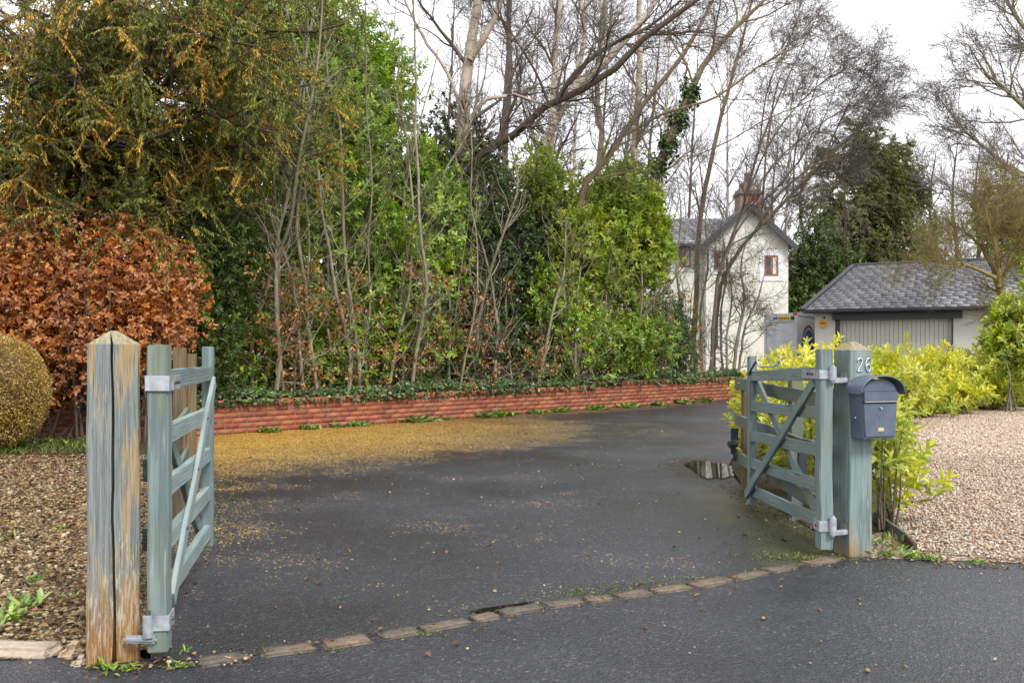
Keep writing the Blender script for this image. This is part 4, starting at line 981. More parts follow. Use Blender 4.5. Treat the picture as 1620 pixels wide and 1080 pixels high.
# --- yew overhanging on the left
def yew(name, label, trunk, limbs, spr, n1, n2, spray_n, L_br, orange, needle=.02, trunk_r=.2, zmin=1.2, droop=.11, mat='yew', bark='bark_dark', group=None):
    root = empty(name, (trunk[0][0], trunk[0][1], 0), label, 'tree', group)
    p, r = resample(trunk, np.linspace(trunk_r, trunk_r * .4, len(trunk)), 14)
    V, F, _ = tubes(p[None], r[None], 9); np_mesh('trunk', V, F, M[bark], root, None, True)
    LPs, LRs = [], []
    for pts, r0 in limbs:
        q, qr = resample(pts, np.linspace(r0, .014, len(pts)), 12); q[1:] += rng.normal(size=(11, 3)) * .05; LPs.append(q); LRs.append(qr)
    LPs, LRs = np.array(LPs), np.array(LRs)
    B, BR = grow(LPs, LRs, n1, .12, 1., L_br, 1.0, 7, .14, (0, 0, -.05), .5, .03, .006, (0, 0, .05), shrink=.35)
    Tw, TwR = grow(np.concatenate([B]), BR, n2, .1, 1., .62, .85, 6, .10, (0, 0, -droop), .5, .01, .003, shrink=.3)
    t_ = cat_mesh([tubes(LPs, LRs, 6), tubes(B, BR, 4), tubes(Tw, TwR, 3)])
    np_mesh('branches', t_[0], t_[1], M[bark], root)
    # needle sprays hanging along every twig
    K = len(Tw); tt = np.linspace(.05, 1, spray_n)
    f = tt * 5; i0 = np.minimum(f.astype(int), 4); w = (f - i0)[None, :, None]
    base = Tw[:, i0] * (1 - w) + Tw[:, i0 + 1] * w; T = unit(Tw[:, i0 + 1] - Tw[:, i0])
    base = base.reshape(-1, 3); T = T.reshape(-1, 3); n_ = len(base)
    side = unit(np.cross(T, [0, 0, 1]) + rng.normal(size=(n_, 3)) * .25) * np.where(np.arange(n_) % 2, 1, -1)[:, None]
    D = unit(T * .7 + side * .8 + np.array([0, 0, -.45]) + rng.normal(size=(n_, 3)) * .3)
    keep = base[:, 2] > zmin
    tipv = np.tile(tt, K) * .35 + np.repeat(np.repeat(rng.random(len(B)), n2) * .75 + rng.random(K) * .45, spray_n) - orange
    ph_ = np.random.default_rng(5).normal(size=(6, 3)) * 4.2; nz_ = sum(np.sin(base @ ph_[k_] + k_ * 1.7) for k_ in range(6)) / 6
    tipv = ((tipv + nz_ * .9 - .10) * 2.0).clip(0, 1)
    tipv[rng.random(n_) < .2] *= .3
    ll = leaves(base[keep], D[keep], (rvec(n_) * .5 + [0, 0, 1])[keep], (needle * 3.6 * rng.uniform(.6, 1.3, n_))[keep], (needle * rng.uniform(.7, 1.2, n_))[keep], rng.random(n_)[keep], .1, .25, tipv[keep])
    np_mesh('foliage', ll[0], ll[1], M[mat], root, ll[2], False, None, ll[3])
    return root
yt = [np.array([-7.3, 14.2, .0]), np.array([-7.2, 14.1, 2.2]), np.array([-7.0, 14.0, 4.5]), np.array([-6.8, 13.9, 7.2])]
yl = []
def limb(t, px, py, Y, r=.06, mid=.25):
    s = yt[0] + (yt[-1] - yt[0]) * t; e = at(px, py, Y); m_ = (s + e) / 2 + np.array([0, 0, mid]); yl.append(([s, m_, e], r))
for (t, px, py, Y) in ((.25, 20, 310, 11.6), (.28, 150, 330, 11.5), (.3, 250, 340, 11.8), (.33, 330, 330, 12.2), (.36, 420, 290, 12.6), (.42, 500, 210, 13.0), (.4, -40, 240, 11.2), (.42, 70, 230, 11.0), (.45, 170, 220, 11.0), (.48, 280, 210, 11.4),
                       (.5, 380, 170, 12), (.52, 490, 130, 12.6), (.55, 30, 120, 11), (.6, 130, 110, 10.8), (.6, 240, 90, 11), (.63, 340, 60, 11.6), (.66, 440, 60, 12.2), (.7, 540, 40, 12.8), (.7, 60, 10, 11), (.75, 180, 0, 11), (.8, 290, -20, 11.4), (.85, 400, -40, 12),
                       (.45, -160, 150, 12), (.6, -120, 20, 12), (.4, 330, 250, 13.5), (.5, 120, 160, 14), (.6, 260, 60, 14.2), (.5, 60, 60, 14.2), (.35, 180, 280, 13.6), (.33, 60, 290, 13.6), (.37, 300, 370, 12.5), (.46, 540, 240, 13.4)):
    limb(t, px, py, Y)
for k in range(26):
    limb(rng.uniform(.35, .95), rng.uniform(-120, 520), rng.uniform(-60, 300), rng.uniform(11.2, 13.8))
yew('yew_tree', 'large dark yew with orange-tipped drooping sprays overhanging the copper hedge', yt, yl, None, 12, 9, 42, 1.15, .71, .0145, .17, 1.9, .10)

# --- copper beech hedge
def leaf_shrub(name, label, blobs, nper, mat, L, W, kleaf=7, cat='shrub', group=None, stem_mat='bark_brown', stems=10, zb=0.0, spread=1., shell=.45, outw=.6, upw=.5, base=None, rbias=None, twig=.5, stem_r=.022):
    c0 = np.mean([b[0] for b in blobs], axis=0)
    base = np.array([c0[0], c0[1], zb]) if base is None else np.asarray(base, float)
    root = empty(name, base, label, cat, group)
    parts, st = [], []
    for (c, r) in blobs:
        n_ = int(nper * r[0] * r[2] * 1.0 + .3 * nper * r[1] * r[2])
        P, d = in_blob(n_, c, r, shell, zb + .05)
        A = unit(d * outw + np.array([0, 0, upw]) + rng.normal(size=d.shape) * .45)
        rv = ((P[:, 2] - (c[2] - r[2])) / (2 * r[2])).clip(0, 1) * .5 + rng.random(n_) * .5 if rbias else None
        parts.append(rosettes(P, A, kleaf, L, W, spread, rv))
        for k in range(max(2, int(stems * r[0]))):
            tgt = P[rng.integers(n_)]; b0 = np.array([c[0] + rng.uniform(-.5, .5) * r[0], c[1] + rng.uniform(-.3, .3) * r[1], zb]); mid = (tgt + b0) / 2 + rng.normal(size=3) * .3 * twig
            q, qr = resample([b0, mid, tgt], [stem_r, stem_r * .64, stem_r * .25], 8); st.append((q, qr))
    P_, R_ = np.array([s[0] for s in st]), np.array([s[1] for s in st])
    Q, q = grow(P_, R_, 4, .3, 1., twig, .7, 5, .15, (0, 0, .05), .6, None, .003)
    t_ = cat_mesh([tubes(P_, R_, 5), tubes(Q, q, 3)]); np_mesh('stems', t_[0], t_[1], M[stem_mat], root)
    l_ = cat_mesh(parts); np_mesh('foliage', l_[0], l_[1], M[mat], root, l_[2])
    return root
cb = []
for (px, py, Y, rx, rz) in ((-60, 480, 11.9, 1.0, 1.0), (30, 430, 11.9, 1.0, .95), (120, 440, 11.8, .95, .85), (210, 440, 11.8, .85, .72), (270, 480, 11.9, .5, .55), (60, 540, 11.9, .9, .75), (150, 550, 11.8, .85, .75), (225, 530, 11.8, .6, .62)):
    cb.append((at(px, py, Y), (rx, .62, rz)))
leaf_shrub('beech_hedge', 'copper beech hedge holding dry orange-brown leaves behind the cracked post', cb, 950, 'beech', .066, .046, 5, 'hedge', None, 'bark_dark', 10, .02, 1.15, .42, .6, .15)
# dark evergreen filling behind and below the copper hedge
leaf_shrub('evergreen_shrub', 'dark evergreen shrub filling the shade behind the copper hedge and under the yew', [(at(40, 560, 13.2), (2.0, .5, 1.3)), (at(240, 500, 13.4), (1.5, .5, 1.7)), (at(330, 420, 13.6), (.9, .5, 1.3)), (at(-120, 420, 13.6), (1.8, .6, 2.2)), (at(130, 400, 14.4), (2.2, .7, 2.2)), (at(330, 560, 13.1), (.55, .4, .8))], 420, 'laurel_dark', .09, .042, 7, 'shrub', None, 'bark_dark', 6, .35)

# --- clipped ball bush, left edge
def ball_bush():
    c = np.array([-6.10, 10.6, .70]); r = np.array([.67, .67, .66])
    root = empty('ball_bush', (c[0], c[1], 0), 'clipped round bush with tiny bronze-yellow leaves at the end of the pebble bed', 'bush')
    n_ = 30000; d = rvec(n_); q = 1.03 - .16 * rng.random(n_) ** 1.2 + (rng.random(n_) < .012) * rng.random(n_) * .09
    P = c + d * r * q[:, None] * (1 + .035 * np.sin(d[:, 0] * 6 + 1) * np.cos(d[:, 2] * 5) + .02 * np.sin(d[:, 1] * 13 + d[:, 2] * 11))[:, None]
    P = P[P[:, 2] > .04]; dd = d[:len(P)]
    D = unit((P - c) / r + rng.normal(size=P.shape) * .75)
    ll = leaves(P, D, rvec(len(P)), rng.uniform(.016, .038, len(P)), rng.uniform(.009, .017, len(P)), rng.random(len(P)))
    np_mesh('foliage', ll[0], ll[1], M['box_ball'], root, ll[2])
    st = np.array([[c * [1, 1, 0] + rng.normal(size=3) * [.1, .1, 0], c + rng.normal(size=3) * .1 - [0, 0, .2], c + rvec(1)[0] * r * .8] for _ in range(46)])
    P_ = np.array([resample(s, [.02, .014, .004], 6)[0] for s in st]); R_ = np.tile(np.linspace(.018, .004, 6), (46, 1))
    V, F, _ = tubes(P_, R_, 4); np_mesh('stems', V, F, M['bark_dark'], root)
    bm = bmesh.new(); bmesh.ops.create_icosphere(bm, subdivisions=4, radius=1); bmesh.ops.transform(bm, matrix=Matrix.Translation(tuple(c)) @ Matrix.Diagonal((*(r * .86), 1)), verts=bm.verts)
    bm_obj('twig_core', bm, M['twig_brown'], root, True)
ball_bush()

# --- laurels and ivy thicket behind the wall
def LB(s, off, z, rs, rz, ro=.8):        # a blob placed along the wall
    return (along(s, off - (.45 if z > 4.4 else .95), z), (rs, ro, rz))
zb = bank_z
leaf_shrub('laurel_bush', 'tall mid-green laurel behind the leftmost bare hedge stems', [LB(.2, 2.0, 1.6, .8, 1.2), LB(.9, 2.3, 3.2, .9, 1.6), LB(1.4, 2.2, 1.7, .8, 1.3), LB(1.8, 2.5, 4.6, .9, 1.4)], 500, 'laurel', .12, .052, 8, 'shrub', None, 'bark_grey', 4, zb)
leaf_shrub('laurel_bush', 'tallest bright laurel rising above the hedge beside the yew', [LB(2.4, 2.8, 5.2, 1.0, 1.7), LB(3.2, 2.9, 6.0, 1.1, 1.6), LB(2.6, 2.6, 3.2, 1.0, 1.3), LB(3.4, 2.4, 4.2, 1.0, 1.4), LB(1.8, 3.2, 6.6, .8, 1.2), LB(2.3, 2.4, 1.6, .9, 1.1), LB(2.9, 3.2, 7.4, 1.1, 1.2), LB(3.9, 3.2, 7.0, 1.0, 1.2)], 470, 'laurel', .125, .055, 8, 'shrub', None, 'bark_grey', 4, zb)
leaf_shrub('laurel_bush', 'broad laurel with pale new leaves left of the white birch trunk', [LB(4.3, 2.8, 5.4, 1.0, 1.5), LB(4.9, 3.1, 4.0, 1.0, 1.4), LB(4.2, 2.3, 2.7, 1.0, 1.2), LB(5.2, 2.4, 2.6, .9, 1.2), LB(4.6, 2.2, 1.4, 1.0, .9), LB(3.4, 2.2, 1.5, .9, 1.0), LB(5.6, 2.2, 3.6, .6, 1.1), LB(5.0, 3.0, 6.4, .9, 1.1), LB(5.7, 2.4, 4.6, .45, .9)], 500, 'laurel', .12, .052, 8, 'shrub', None, 'bark_grey', 4, zb)
leaf_shrub('ivy_thicket', 'dark ivy-clad thicket in the middle of the hedge under the leaning trunk', [LB(6.6, 2.6, 4.3, .9, 1.2), LB(7.5, 2.8, 4.6, .9, 1.1), LB(6.3, 2.5, 2.8, .9, 1.2), LB(7.3, 2.5, 2.9, .9, 1.3), LB(6.4, 2.2, 1.4, 1.0, .9), LB(7.6, 2.2, 1.4, .9, .9), LB(8.3, 2.6, 3.4, .8, 1.2), LB(7.0, 3.0, 5.4, .9, .8)], 560, 'ivy', .085, .06, 8, 'shrub', None, 'bark_grey', 5, zb)
leaf_shrub('laurel_bush', 'yellow-green laurel in front of the cottage roof at the right of the hedge', [LB(9.2, 2.0, 3.5, .8, 1.2), LB(10.3, 1.9, 4.2, .95, 1.3), LB(11.0, 1.9, 4.4, .7, 1.1), LB(9.8, 2.0, 2.8, .9, 1.0), LB(10.8, 2.0, 3.0, .8, 1.0), LB(11.3, 1.6, 3.5, .55, 1.0), LB(8.9, 2.3, 4.6, .7, 1.0)], 540, 'laurel_bright', .135, .058, 8, 'shrub', None, 'bark_grey', 4, zb)
leaf_shrub('laurel_bush', 'low laurel with yellowing leaves below the yellow-green laurel', [LB(8.6, 1.4, 1.5, .8, .8, .5), LB(9.6, 1.3, 1.3, .9, .7, .5), LB(8.2, 1.9, 2.2, .7, .9), LB(10.6, 1.2, 1.4, .8, .7, .5)], 420, 'laurel', .12, .05, 8, 'shrub', None, 'bark_grey', 4, zb)
leaf_shrub('evergreen_shrub', 'dark clipped evergreen at the right end of the hedge before the cottage wall', [LB(10.9, 1.5, 1.4, .7, .9, .5), LB(11.8, 1.5, 1.4, .7, .95, .5), LB(12.3, 1.4, 1.3, .45, .8, .45), LB(11.5, 1.6, 2.0, .8, .75, .5)], 900, 'laurel_dark', .07, .03, 7, 'shrub', None, 'bark_grey', 5, zb)
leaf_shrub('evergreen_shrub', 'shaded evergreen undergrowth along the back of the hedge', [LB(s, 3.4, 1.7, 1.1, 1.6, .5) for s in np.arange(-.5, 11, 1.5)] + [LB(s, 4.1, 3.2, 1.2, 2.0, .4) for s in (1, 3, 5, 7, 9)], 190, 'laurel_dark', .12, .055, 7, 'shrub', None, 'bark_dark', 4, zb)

for k_, (s0, s1, lab) in enumerate(((-.2, 3.4, 'low leafy undergrowth at the foot of the hedge nearest the left gate'), (3.6, 7.2, 'low leafy undergrowth at the foot of the hedge below the thickest birch'), (7.4, 11.0, 'low leafy undergrowth at the foot of the hedge below the yellow-green laurel'))):
    leaf_shrub('undergrowth_shrub', lab, [(along(s_ + rng.uniform(-.2, .2), rng.uniform(.7, 1.1), rng.uniform(.7, 1.15)), (rng.uniform(.4, .65), .35, rng.uniform(.32, .6))) for s_ in np.arange(s0, s1, .62)], 300, 'laurel' if k_ != 1 else 'laurel_dark', .085, .042, 7, 'shrub', None, 'bark_grey', 6, bank_z, 1.1, .5, .6, .4, None, None, .25, .01)
# ivy carpet on top of the wall
ip = []
for i in range(15000):
    s = rng.uniform(-.3, 14.6); off = abs(rng.normal()) * .35 + .02
    h = .50 + .0 + (0.075 if s > 8.55 else 0)
    z = h + rng.random() * (.06 + .12 * min(off / .5, 1)) * (.5 + .8 * abs(math.sin(s * 1.7) * math.cos(s * .63)))
    if rng.random() < .06 + .10 * (math.sin(s * 2.3) > .3): off = -rng.random() * .05; z = h - rng.random() * .10
    ip.append(along(s, off, z))
ip = np.array(ip)
D = rvec(len(ip)) * [1, 1, .5] + np.array([.35, -.35, -.25]); N_ = rvec(len(ip)) * .5 + np.array([.45, -.45, .6])
ll = leaves(ip, D, N_, rng.uniform(.04, .075, len(ip)), rng.uniform(.035, .06, len(ip)), rng.random(len(ip)), .12, .1)
o = np_mesh('ivy', ll[0], ll[1], M['ivy'], None, ll[2]); o['kind'] = 'stuff'
tag(o, 'carpet of dark ivy spilling over the top of the red brick wall', 'ivy')

# --- bare hedge stems in a row behind the wall
def hedge_stem(s, off, h, lean, r, brown, dense=1.0):
    b = along(s, off, bank_z - .05)
    pts = [b]; d = np.array([lean * .7, lean * .7, 1.]); p = b.copy(); nseg = 11
    for k in range(nseg):
        d = unit((d + rng.normal(size=3) * [.16, .16, .02] + np.array([0, 0, .24]))[None])[0]; p = p + d * h / nseg; pts.append(p.copy())
    P, Rr = resample(pts, np.linspace(r, r * .32, len(pts)), 20)
    root = empty('hedge_tree', b, 'slender bare grey hedge stem rising behind the red brick wall', 'tree', 'bare stems of the overgrown beech hedge')
    V, F, _ = tubes(P[None], Rr[None], 7); np_mesh('trunk', V, F, M['bark_grey'], root, None, True)
    B, BR = grow(P[None], Rr[None], int(22 * dense), .04, 1., 1.25, .85, 8, .20, (0, 0, .11), .55, .014, .004, shrink=.3)
    lowP, lowR = grow(P[None], Rr[None], int((12 if s < 6 else 26) * dense), .02, .30, .55, 1.3, 6, .28, (0, 0, .02), .4, .008, .003, (.2, -.3, 0), shrink=0)
    T1, R1 = grow(B, BR, 5, .2, 1., .5, .7, 5, .22, (0, 0, .05), .6, None, .0026)
    T2, R2 = grow(lowP, lowR, 5, .2, 1., .25, .9, 4, .3, (0, 0, .0), .6, None, .0024)
    T3, R3 = grow(T1, R1, 3, .3, 1., .22, .7, 4, .2, (0, 0, .03), .7, None, .0022)
    t_ = cat_mesh([tubes(B, BR, 4), tubes(lowP, lowR, 4)]); np_mesh('branches', t_[0], t_[1], M['bark_grey'], root)
    t_ = cat_mesh([tubes(T1, R1, 3), tubes(T2, R2, 3), tubes(T3, R3, 3)]); np_mesh('crown', t_[0], t_[1], M['twig_grey'], root)
    if brown > 0:
        ends = np.concatenate([T2[:, -1], lowP[:, -1], T1[T1[:, -1, 2] < 2.6][:, -1]]); ends = ends[ends[:, 2] < 2.8]
        # leaves cling in small bunches
        cen = ends[rng.random(len(ends)) < .13 * brown]
        if len(cen):
            C = np.repeat(cen, 9, 0) + rng.normal(size=(len(cen) * 9, 3)) * .055
            ll = leaves(C, rvec(len(C)) + [0, 0, -.5], rvec(len(C)), rng.uniform(.04, .075, len(C)), rng.uniform(.025, .042, len(C)), rng.random(len(C)))
            np_mesh('leaves', ll[0], ll[1], M['beech'], root, ll[2])
def s_at(px, off):
    k = (px - CX) / FPX; p0 = WALL[1] + WN * off
    return (k * p0[1] - p0[0]) / (WD[0] - k * WD[1])
for i, px in enumerate((350, 368, 398, 432, 452, 466, 481, 505, 520, 548, 566, 586, 612, 634, 651, 668, 697, 712, 726, 742, 758, 786, 815, 846, 905, 936, 958, 985, 1012, 1040, 1068, 1098)):
    off = rng.uniform(.35, .85)
    hh = rng.uniform(5.6, 7.6) if px < 740 else (rng.uniform(3.6, 5.4) if px < 900 else rng.uniform(2.6, 4.2))
    hedge_stem(s_at(px, off), off, hh, rng.uniform(-.05, .08), rng.uniform(.018, .042), 1.4 if px < 730 else .7, 1.0 if px < 900 else .8)

# --- birches and bare trees behind the hedge
def tr_(px, Y, r): return r
sum_tree('birch_tree', 'white-barked birch with the thickest pale trunk standing behind the laurel', [
    (pxline([(722, 560), (726, 420), (730, 260), (734, 180), (744, 90), (757, 0), (762, -140), (790, -330)], 18.5), [.145, .14, .135, .13, .11, .085, .06, .02]),
    (pxline([(743, 95), (768, 55), (790, 10), (815, -90), (830, -220)], 18.4), [.075, .068, .055, .04, .015]),
    (pxline([(733, 180), (705, 110), (670, 60), (640, 0), (610, -90)], 18.4), [.04, .034, .03, .022, .01]),
    (pxline([(732, 215), (760, 165), (810, 150), (870, 165), (930, 130)], 18.0), [.045, .04, .032, .022, .01])], M['birch'], M['twig'],
    lv=((11, 2.4), (9, 1.3), (9, .7)), ang=.75, t0=.35, up=.03, droop=.05)
sum_tree('leaning_tree', 'dark trunk leaning right across the sky above the ivy thicket', [
    (pxline([(715, 430), (728, 300), (745, 255), (770, 236), (828, 202), (852, 178), (880, 158), (935, 138), (985, 98), (1020, 60), (1085, 15), (1180, -60), (1300, -160)], 19.0, -2.5), [.10, .085, .08, .078, .075, .072, .072, .068, .06, .055, .045, .03, .01]),
    (pxline([(880, 160), (905, 120), (960, 75), (1030, 40), (1100, -20)], 18.0), [.05, .045, .04, .03, .012]),
    (pxline([(868, 165), (850, 120), (830, 85), (800, 40), (760, -10)], 18.2), [.03, .026, .022, .018, .008])], M['bark_dark'], M['twig'],
    lv=((14, 2.4), (9, 1.2), (9, .62)), ang=.8, t0=.3, up=.01, droop=.04, bias=(.15, 0, .05), r1=.026, tr=.0038, wig=.2)
sum_tree('birch_tree', 'pale peeling birch leaning right behind the ivy thicket', [
    (pxline([(815, 460), (838, 310), (868, 215), (900, 150), (955, 100), (1010, 40), (1060, -30), (1130, -150)], 21.0), [.12, .115, .11, .105, .09, .07, .05, .02]),
    (pxline([(905, 145), (925, 60), (920, 0), (925, -120)], 21.0), [.07, .055, .045, .02])], M['birch'], M['twig'],
    lv=((11, 2.6), (8, 1.4), (8, .7)), ang=.8, t0=.3, up=.04, droop=.04, r1=.03, tr=.0035)
sum_tree('leaning_tree', 'brown kinked trunk rising through the hedge and leaning right towards the cottage', [
    (pxline([(870, 575), (876, 480), (898, 410), (912, 345), (922, 300), (945, 268), (985, 215), (1030, 150), (1075, 95), (1108, 40), (1140, -30), (1190, -150)], 19.4), [.085, .08, .075, .07, .068, .062, .058, .05, .045, .036, .026, .01]),
    (pxline([(985, 215), (1050, 180), (1130, 155), (1210, 100), (1290, 60)], 19.4), [.035, .03, .025, .02, .008])], M['bark_brown'], M['twig'],
    lv=((14, 2.2), (9, 1.1), (9, .6)), ang=.8, t0=.4, up=.01, droop=.04, bias=(.15, 0, .05), r1=.024, tr=.0038, wig=.2)
iv, TP, TR, _ = sum_tree('ivy_clad_tree', 'bare tree with a trunk sleeved in dark ivy left of the cottage chimney', [
    (pxline([(1010, 480), (1030, 330), (1040, 270), (1062, 215), (1085, 160), (1120, 90), (1190, 20), (1260, -60)], 24), [.13, .13, .125, .12, .10, .07, .05, .015])], M['bark_brown'], M['twig'],
    lv=((15, 3.0), (8, 1.6), (8, .8)), ang=.8, t0=.45, up=.05, bias=(.15, 0, .1), r1=.035)
tp = TP[0][(TP[0][:, 2] > 5) & (TP[0][:, 2] < 8.2)]
k_ = rng.integers(0, len(tp), 1700); d_ = rvec(1700) * [1, 1, .4]
C = tp[k_] + d_ * rng.uniform(.1, .26, (1700, 1)) + rng.normal(size=(1700, 3)) * [0, 0, .18]
ll = leaves(C, d_ + [0, 0, -.6], d_ + [0, 0, .5], rng.uniform(.07, .12, 1700), rng.uniform(.06, .10, 1700), rng.random(1700))
np_mesh('ivy', ll[0], ll[1], M['ivy'], iv, ll[2])
sum_tree('slender_birch', 'slim upright birch in the gap just right of the thickest birch', [(pxline([(860, 420), (868, 250), (878, 120), (886, 0), (895, -160)], 25), [.10, .095, .085, .07, .03])], M['birch'], M['twig'], lv=((16, 2.2), (7, 1.2), (7, .7)), ang=.6, t0=.3, up=.06, droop=.05)
sum_tree('slender_birch', 'slim straight birch near the middle of the bare wood, paler than its neighbours', [(pxline([(1008, 420), (1004, 250), (1012, 120), (1010, 0), (1016, -160)], 27), [.11, .10, .09, .075, .03])], M['birch'], M['twig'], lv=((18, 2.3), (6, 1.2), (6, .7)), ang=.6, t0=.3, up=.06, droop=.05)
sum_tree('bare_tree', 'thin grey tree upright between the two leaning trunks', [(pxline([(930, 420), (950, 250), (945, 120), (958, 0), (965, -160)], 26), [.09, .085, .075, .06, .02])], M['bark_grey'], M['twig'], lv=((16, 2.6), (7, 1.3), (6, .7)), ang=.75, t0=.25, up=.05)
sum_tree('bare_tree', 'thin dark upright tree just right of the thickest white-barked birch', [(pxline([(805, 420), (800, 250), (806, 120), (804, 0), (810, -160)], 28), [.11, .10, .09, .075, .03])], M['bark_red'], M['twig'], lv=((16, 2.8), (7, 1.4), (6, .8)), ang=.75, t0=.2, up=.05)
# trees in front of the cottage
sum_tree('bare_tree', 'straight orange-brown trunk crossing the cottage eaves', [
    (pxline([(1098, 620), (1100, 500), (1104, 400), (1112, 320), (1128, 240), (1150, 150), (1178, 50), (1200, -50)], 25.5), [.10, .095, .09, .085, .075, .06, .045, .02])], M['bark_brown'], M['twig'],
    lv=((16, 2.4), (7, 1.2), (7, .7)), ang=.7, t0=.4, up=.05, bias=(.1, 0, .1), r1=.022, lr=.8, tr=.004)
sum_tree('leaning_tree', 'long olive-brown limb sweeping right over the cottage gable', [
    (pxline([(1128, 625), (1132, 520), (1148, 430), (1195, 365), (1255, 305), (1300, 258), (1345, 215), (1385, 165), (1410, 130)], 24.5), [.085, .08, .07, .065, .058, .05, .04, .025, .008]),
    (pxline([(1195, 365), (1230, 310), (1290, 260), (1340, 245), (1400, 190)], 24.3), [.05, .045, .035, .025, .008]),
    (pxline([(1300, 258), (1330, 190), (1360, 130), (1375, 90)], 24.7), [.035, .028, .018, .006]),
    (pxline([(1255, 305), (1260, 230), (1290, 140), (1310, 70)], 24.7), [.035, .03, .02, .006])], M['bark_brown'], M['twig'],
    lv=((15, 1.7), (10, .9), (9, .55)), ang=.8, t0=.3, up=.0, droop=.07, bias=(.05, 0, .05), r1=.02, lr=.72, tr=.0040, wig=.2)
sum_tree('leaning_tree', 'dark forked tree leaning right in front of the cottage gable window', [
    (pxline([(1122, 620), (1130, 500), (1138, 430), (1160, 370), (1180, 310), (1200, 240), (1225, 170), (1262, 90), (1300, 10)], 23.5), [.07, .065, .06, .055, .048, .04, .03, .02, .008]),
    (pxline([(1138, 430), (1175, 350), (1235, 290), (1290, 215), (1330, 120)], 23.4), [.045, .04, .034, .024, .008]),
    (pxline([(1180, 310), (1225, 215), (1290, 140), (1350, 105), (1405, 95)], 23.8), [.03, .026, .022, .016, .006]),
    (pxline([(1160, 370), (1220, 265), (1300, 195), (1370, 160), (1428, 170)], 23.3), [.03, .026, .022, .016, .006]),
    (pxline([(1200, 240), (1215, 140), (1250, 60), (1275, 0)], 23.6), [.03, .024, .016, .006]),
    (pxline([(1090, 250), (1150, 225), (1210, 190), (1270, 165), (1340, 130)], 23.8), [.02, .02, .022, .018, .008])], M['bark_red'], M['twig'],
    lv=((12, 1.6), (9, .9), (8, .55)), ang=.8, t0=.3, up=.0, droop=.06, bias=(.08, 0, .05), r1=.02, lr=.72, tr=.0040, wig=.2)
sum_tree('bare_shrub', 'thin-stemmed bare shrub veiling the left wing of the cottage', [
    (pxline([(1075, 600), (1078, 500), (1070, 420), (1078, 340), (1068, 260)], 24.6), [.045, .04, .03, .022, .008]), (pxline([(1112, 600), (1108, 500), (1120, 420), (1116, 350), (1128, 290)], 24.8), [.04, .035, .028, .02, .008]), (pxline([(1145, 600), (1140, 500), (1150, 430), (1142, 360), (1150, 300)], 24.4), [.035, .03, .025, .018, .008])], M['bark_grey'], M['twig'],
    lv=((13, 1.3), (7, .8), (6, .45)), ang=.8, t0=.15, up=.04, cat='shrub', r1=.018, tr=.0035)
sum_tree('bare_shrub', 'twiggy bare shrub against the lower wall of the cottage', [
    (pxline([(1160, 600), (1166, 540), (1178, 480), (1172, 420), (1185, 370)], 24), [.05, .045, .035, .025, .008]), (pxline([(1168, 600), (1178, 520), (1200, 470), (1212, 420)], 24), [.04, .03, .022, .008]), (pxline([(1150, 600), (1150, 530), (1158, 470), (1150, 400)], 24), [.04, .03, .022, .008])], M['bark_grey'], M['twig_brown'],
    lv=((13, 1.1), (8, .65), (6, .36)), ang=1.0, t0=.15, up=.02, cat='shrub')
# birch canopy filling the sky behind (far individual trees)
FT = [(620, 40), (700, 38), (735, 44), (780, 34), (835, 36), (870, 45), (905, 35), (945, 42), (985, 40), (1020, 46), (1045, 36), (1090, 48), (1150, 50), (1205, 52), (1245, 55)]
for i, (px, Y) in enumerate(FT):
    hh = (rng.uniform(-140, -20) if px < 1000 else (rng.uniform(-40, 60) if px < 1200 else rng.uniform(70, 150)))
    dx = rng.uniform(0, 40)
    sum_tree('birch_tree', 'fine-twigged bare birch in the wood behind the hedge and cottage', [(pxline([(px - 10, 500), (px, 330), (px + dx * .5, 170), (px + dx, hh)], Y), [.13, .115, .08, .02])], M['bark_red'] if i % 2 else M['birch'], M['twig'],
             'birches in the wood behind the hedge', lr=.62, lv=((20, 3.4), (8, 1.8), (8, .95)), ang=.7, t0=.2, up=.05, droop=.06, tr=.0055, r1=.035)
for i, (px, top) in enumerate(((1440, 262), (1475, 240), (1510, 215), (1545, 225), (1590, 240), (1270, 250), (1225, 230))):
    sum_tree('bare_tree', 'hazy bare tree on the skyline beyond the conifer and the garage', [(pxline([(px, 520), (px + 3, 400), (px - 4, 320), (px + 6, top)], 62), [.16, .14, .09, .03])], M['bark_red'], M['twig'],
             'bare trees on the skyline', lv=((20, 3.6), (8, 2.2), (8, 1.3)), ang=.6, t0=.15, up=.10, tr=.008, r1=.05)
# big bare tree at the right edge
sum_tree('bare_tree', 'large bare tree spreading in from the right edge above the garage', [
    (pxline([(1730, 560), (1722, 400), (1712, 250), (1705, 100), (1690, -60), (1680, -200)], 24), [.28, .26, .22, .17, .12, .06]),
    (pxline([(1718, 340), (1660, 300), (1600, 268), (1560, 235), (1520, 200), (1490, 160)], 23.4), [.09, .075, .06, .045, .025, .008]),
    (pxline([(1712, 250), (1650, 200), (1600, 150), (1560, 115), (1530, 70)], 23.6), [.09, .07, .055, .035, .008]),
    (pxline([(1708, 160), (1660, 90), (1610, 30), (1580, -30)], 24), [.09, .065, .045, .015]),
    (pxline([(1716, 300), (1650, 280), (1590, 310), (1550, 318), (1500, 300)], 22.8), [.07, .055, .04, .025, .008])], M['bark_grey'], M['twig'],
    lv=((14, 2.2), (10, 1.2), (10, .6)), ang=.75, t0=.3, up=.03, bias=(-.15, 0, .08), r1=.05, tr=.0045, loc=at(1730, 0, 24) * [1, 1, 0])
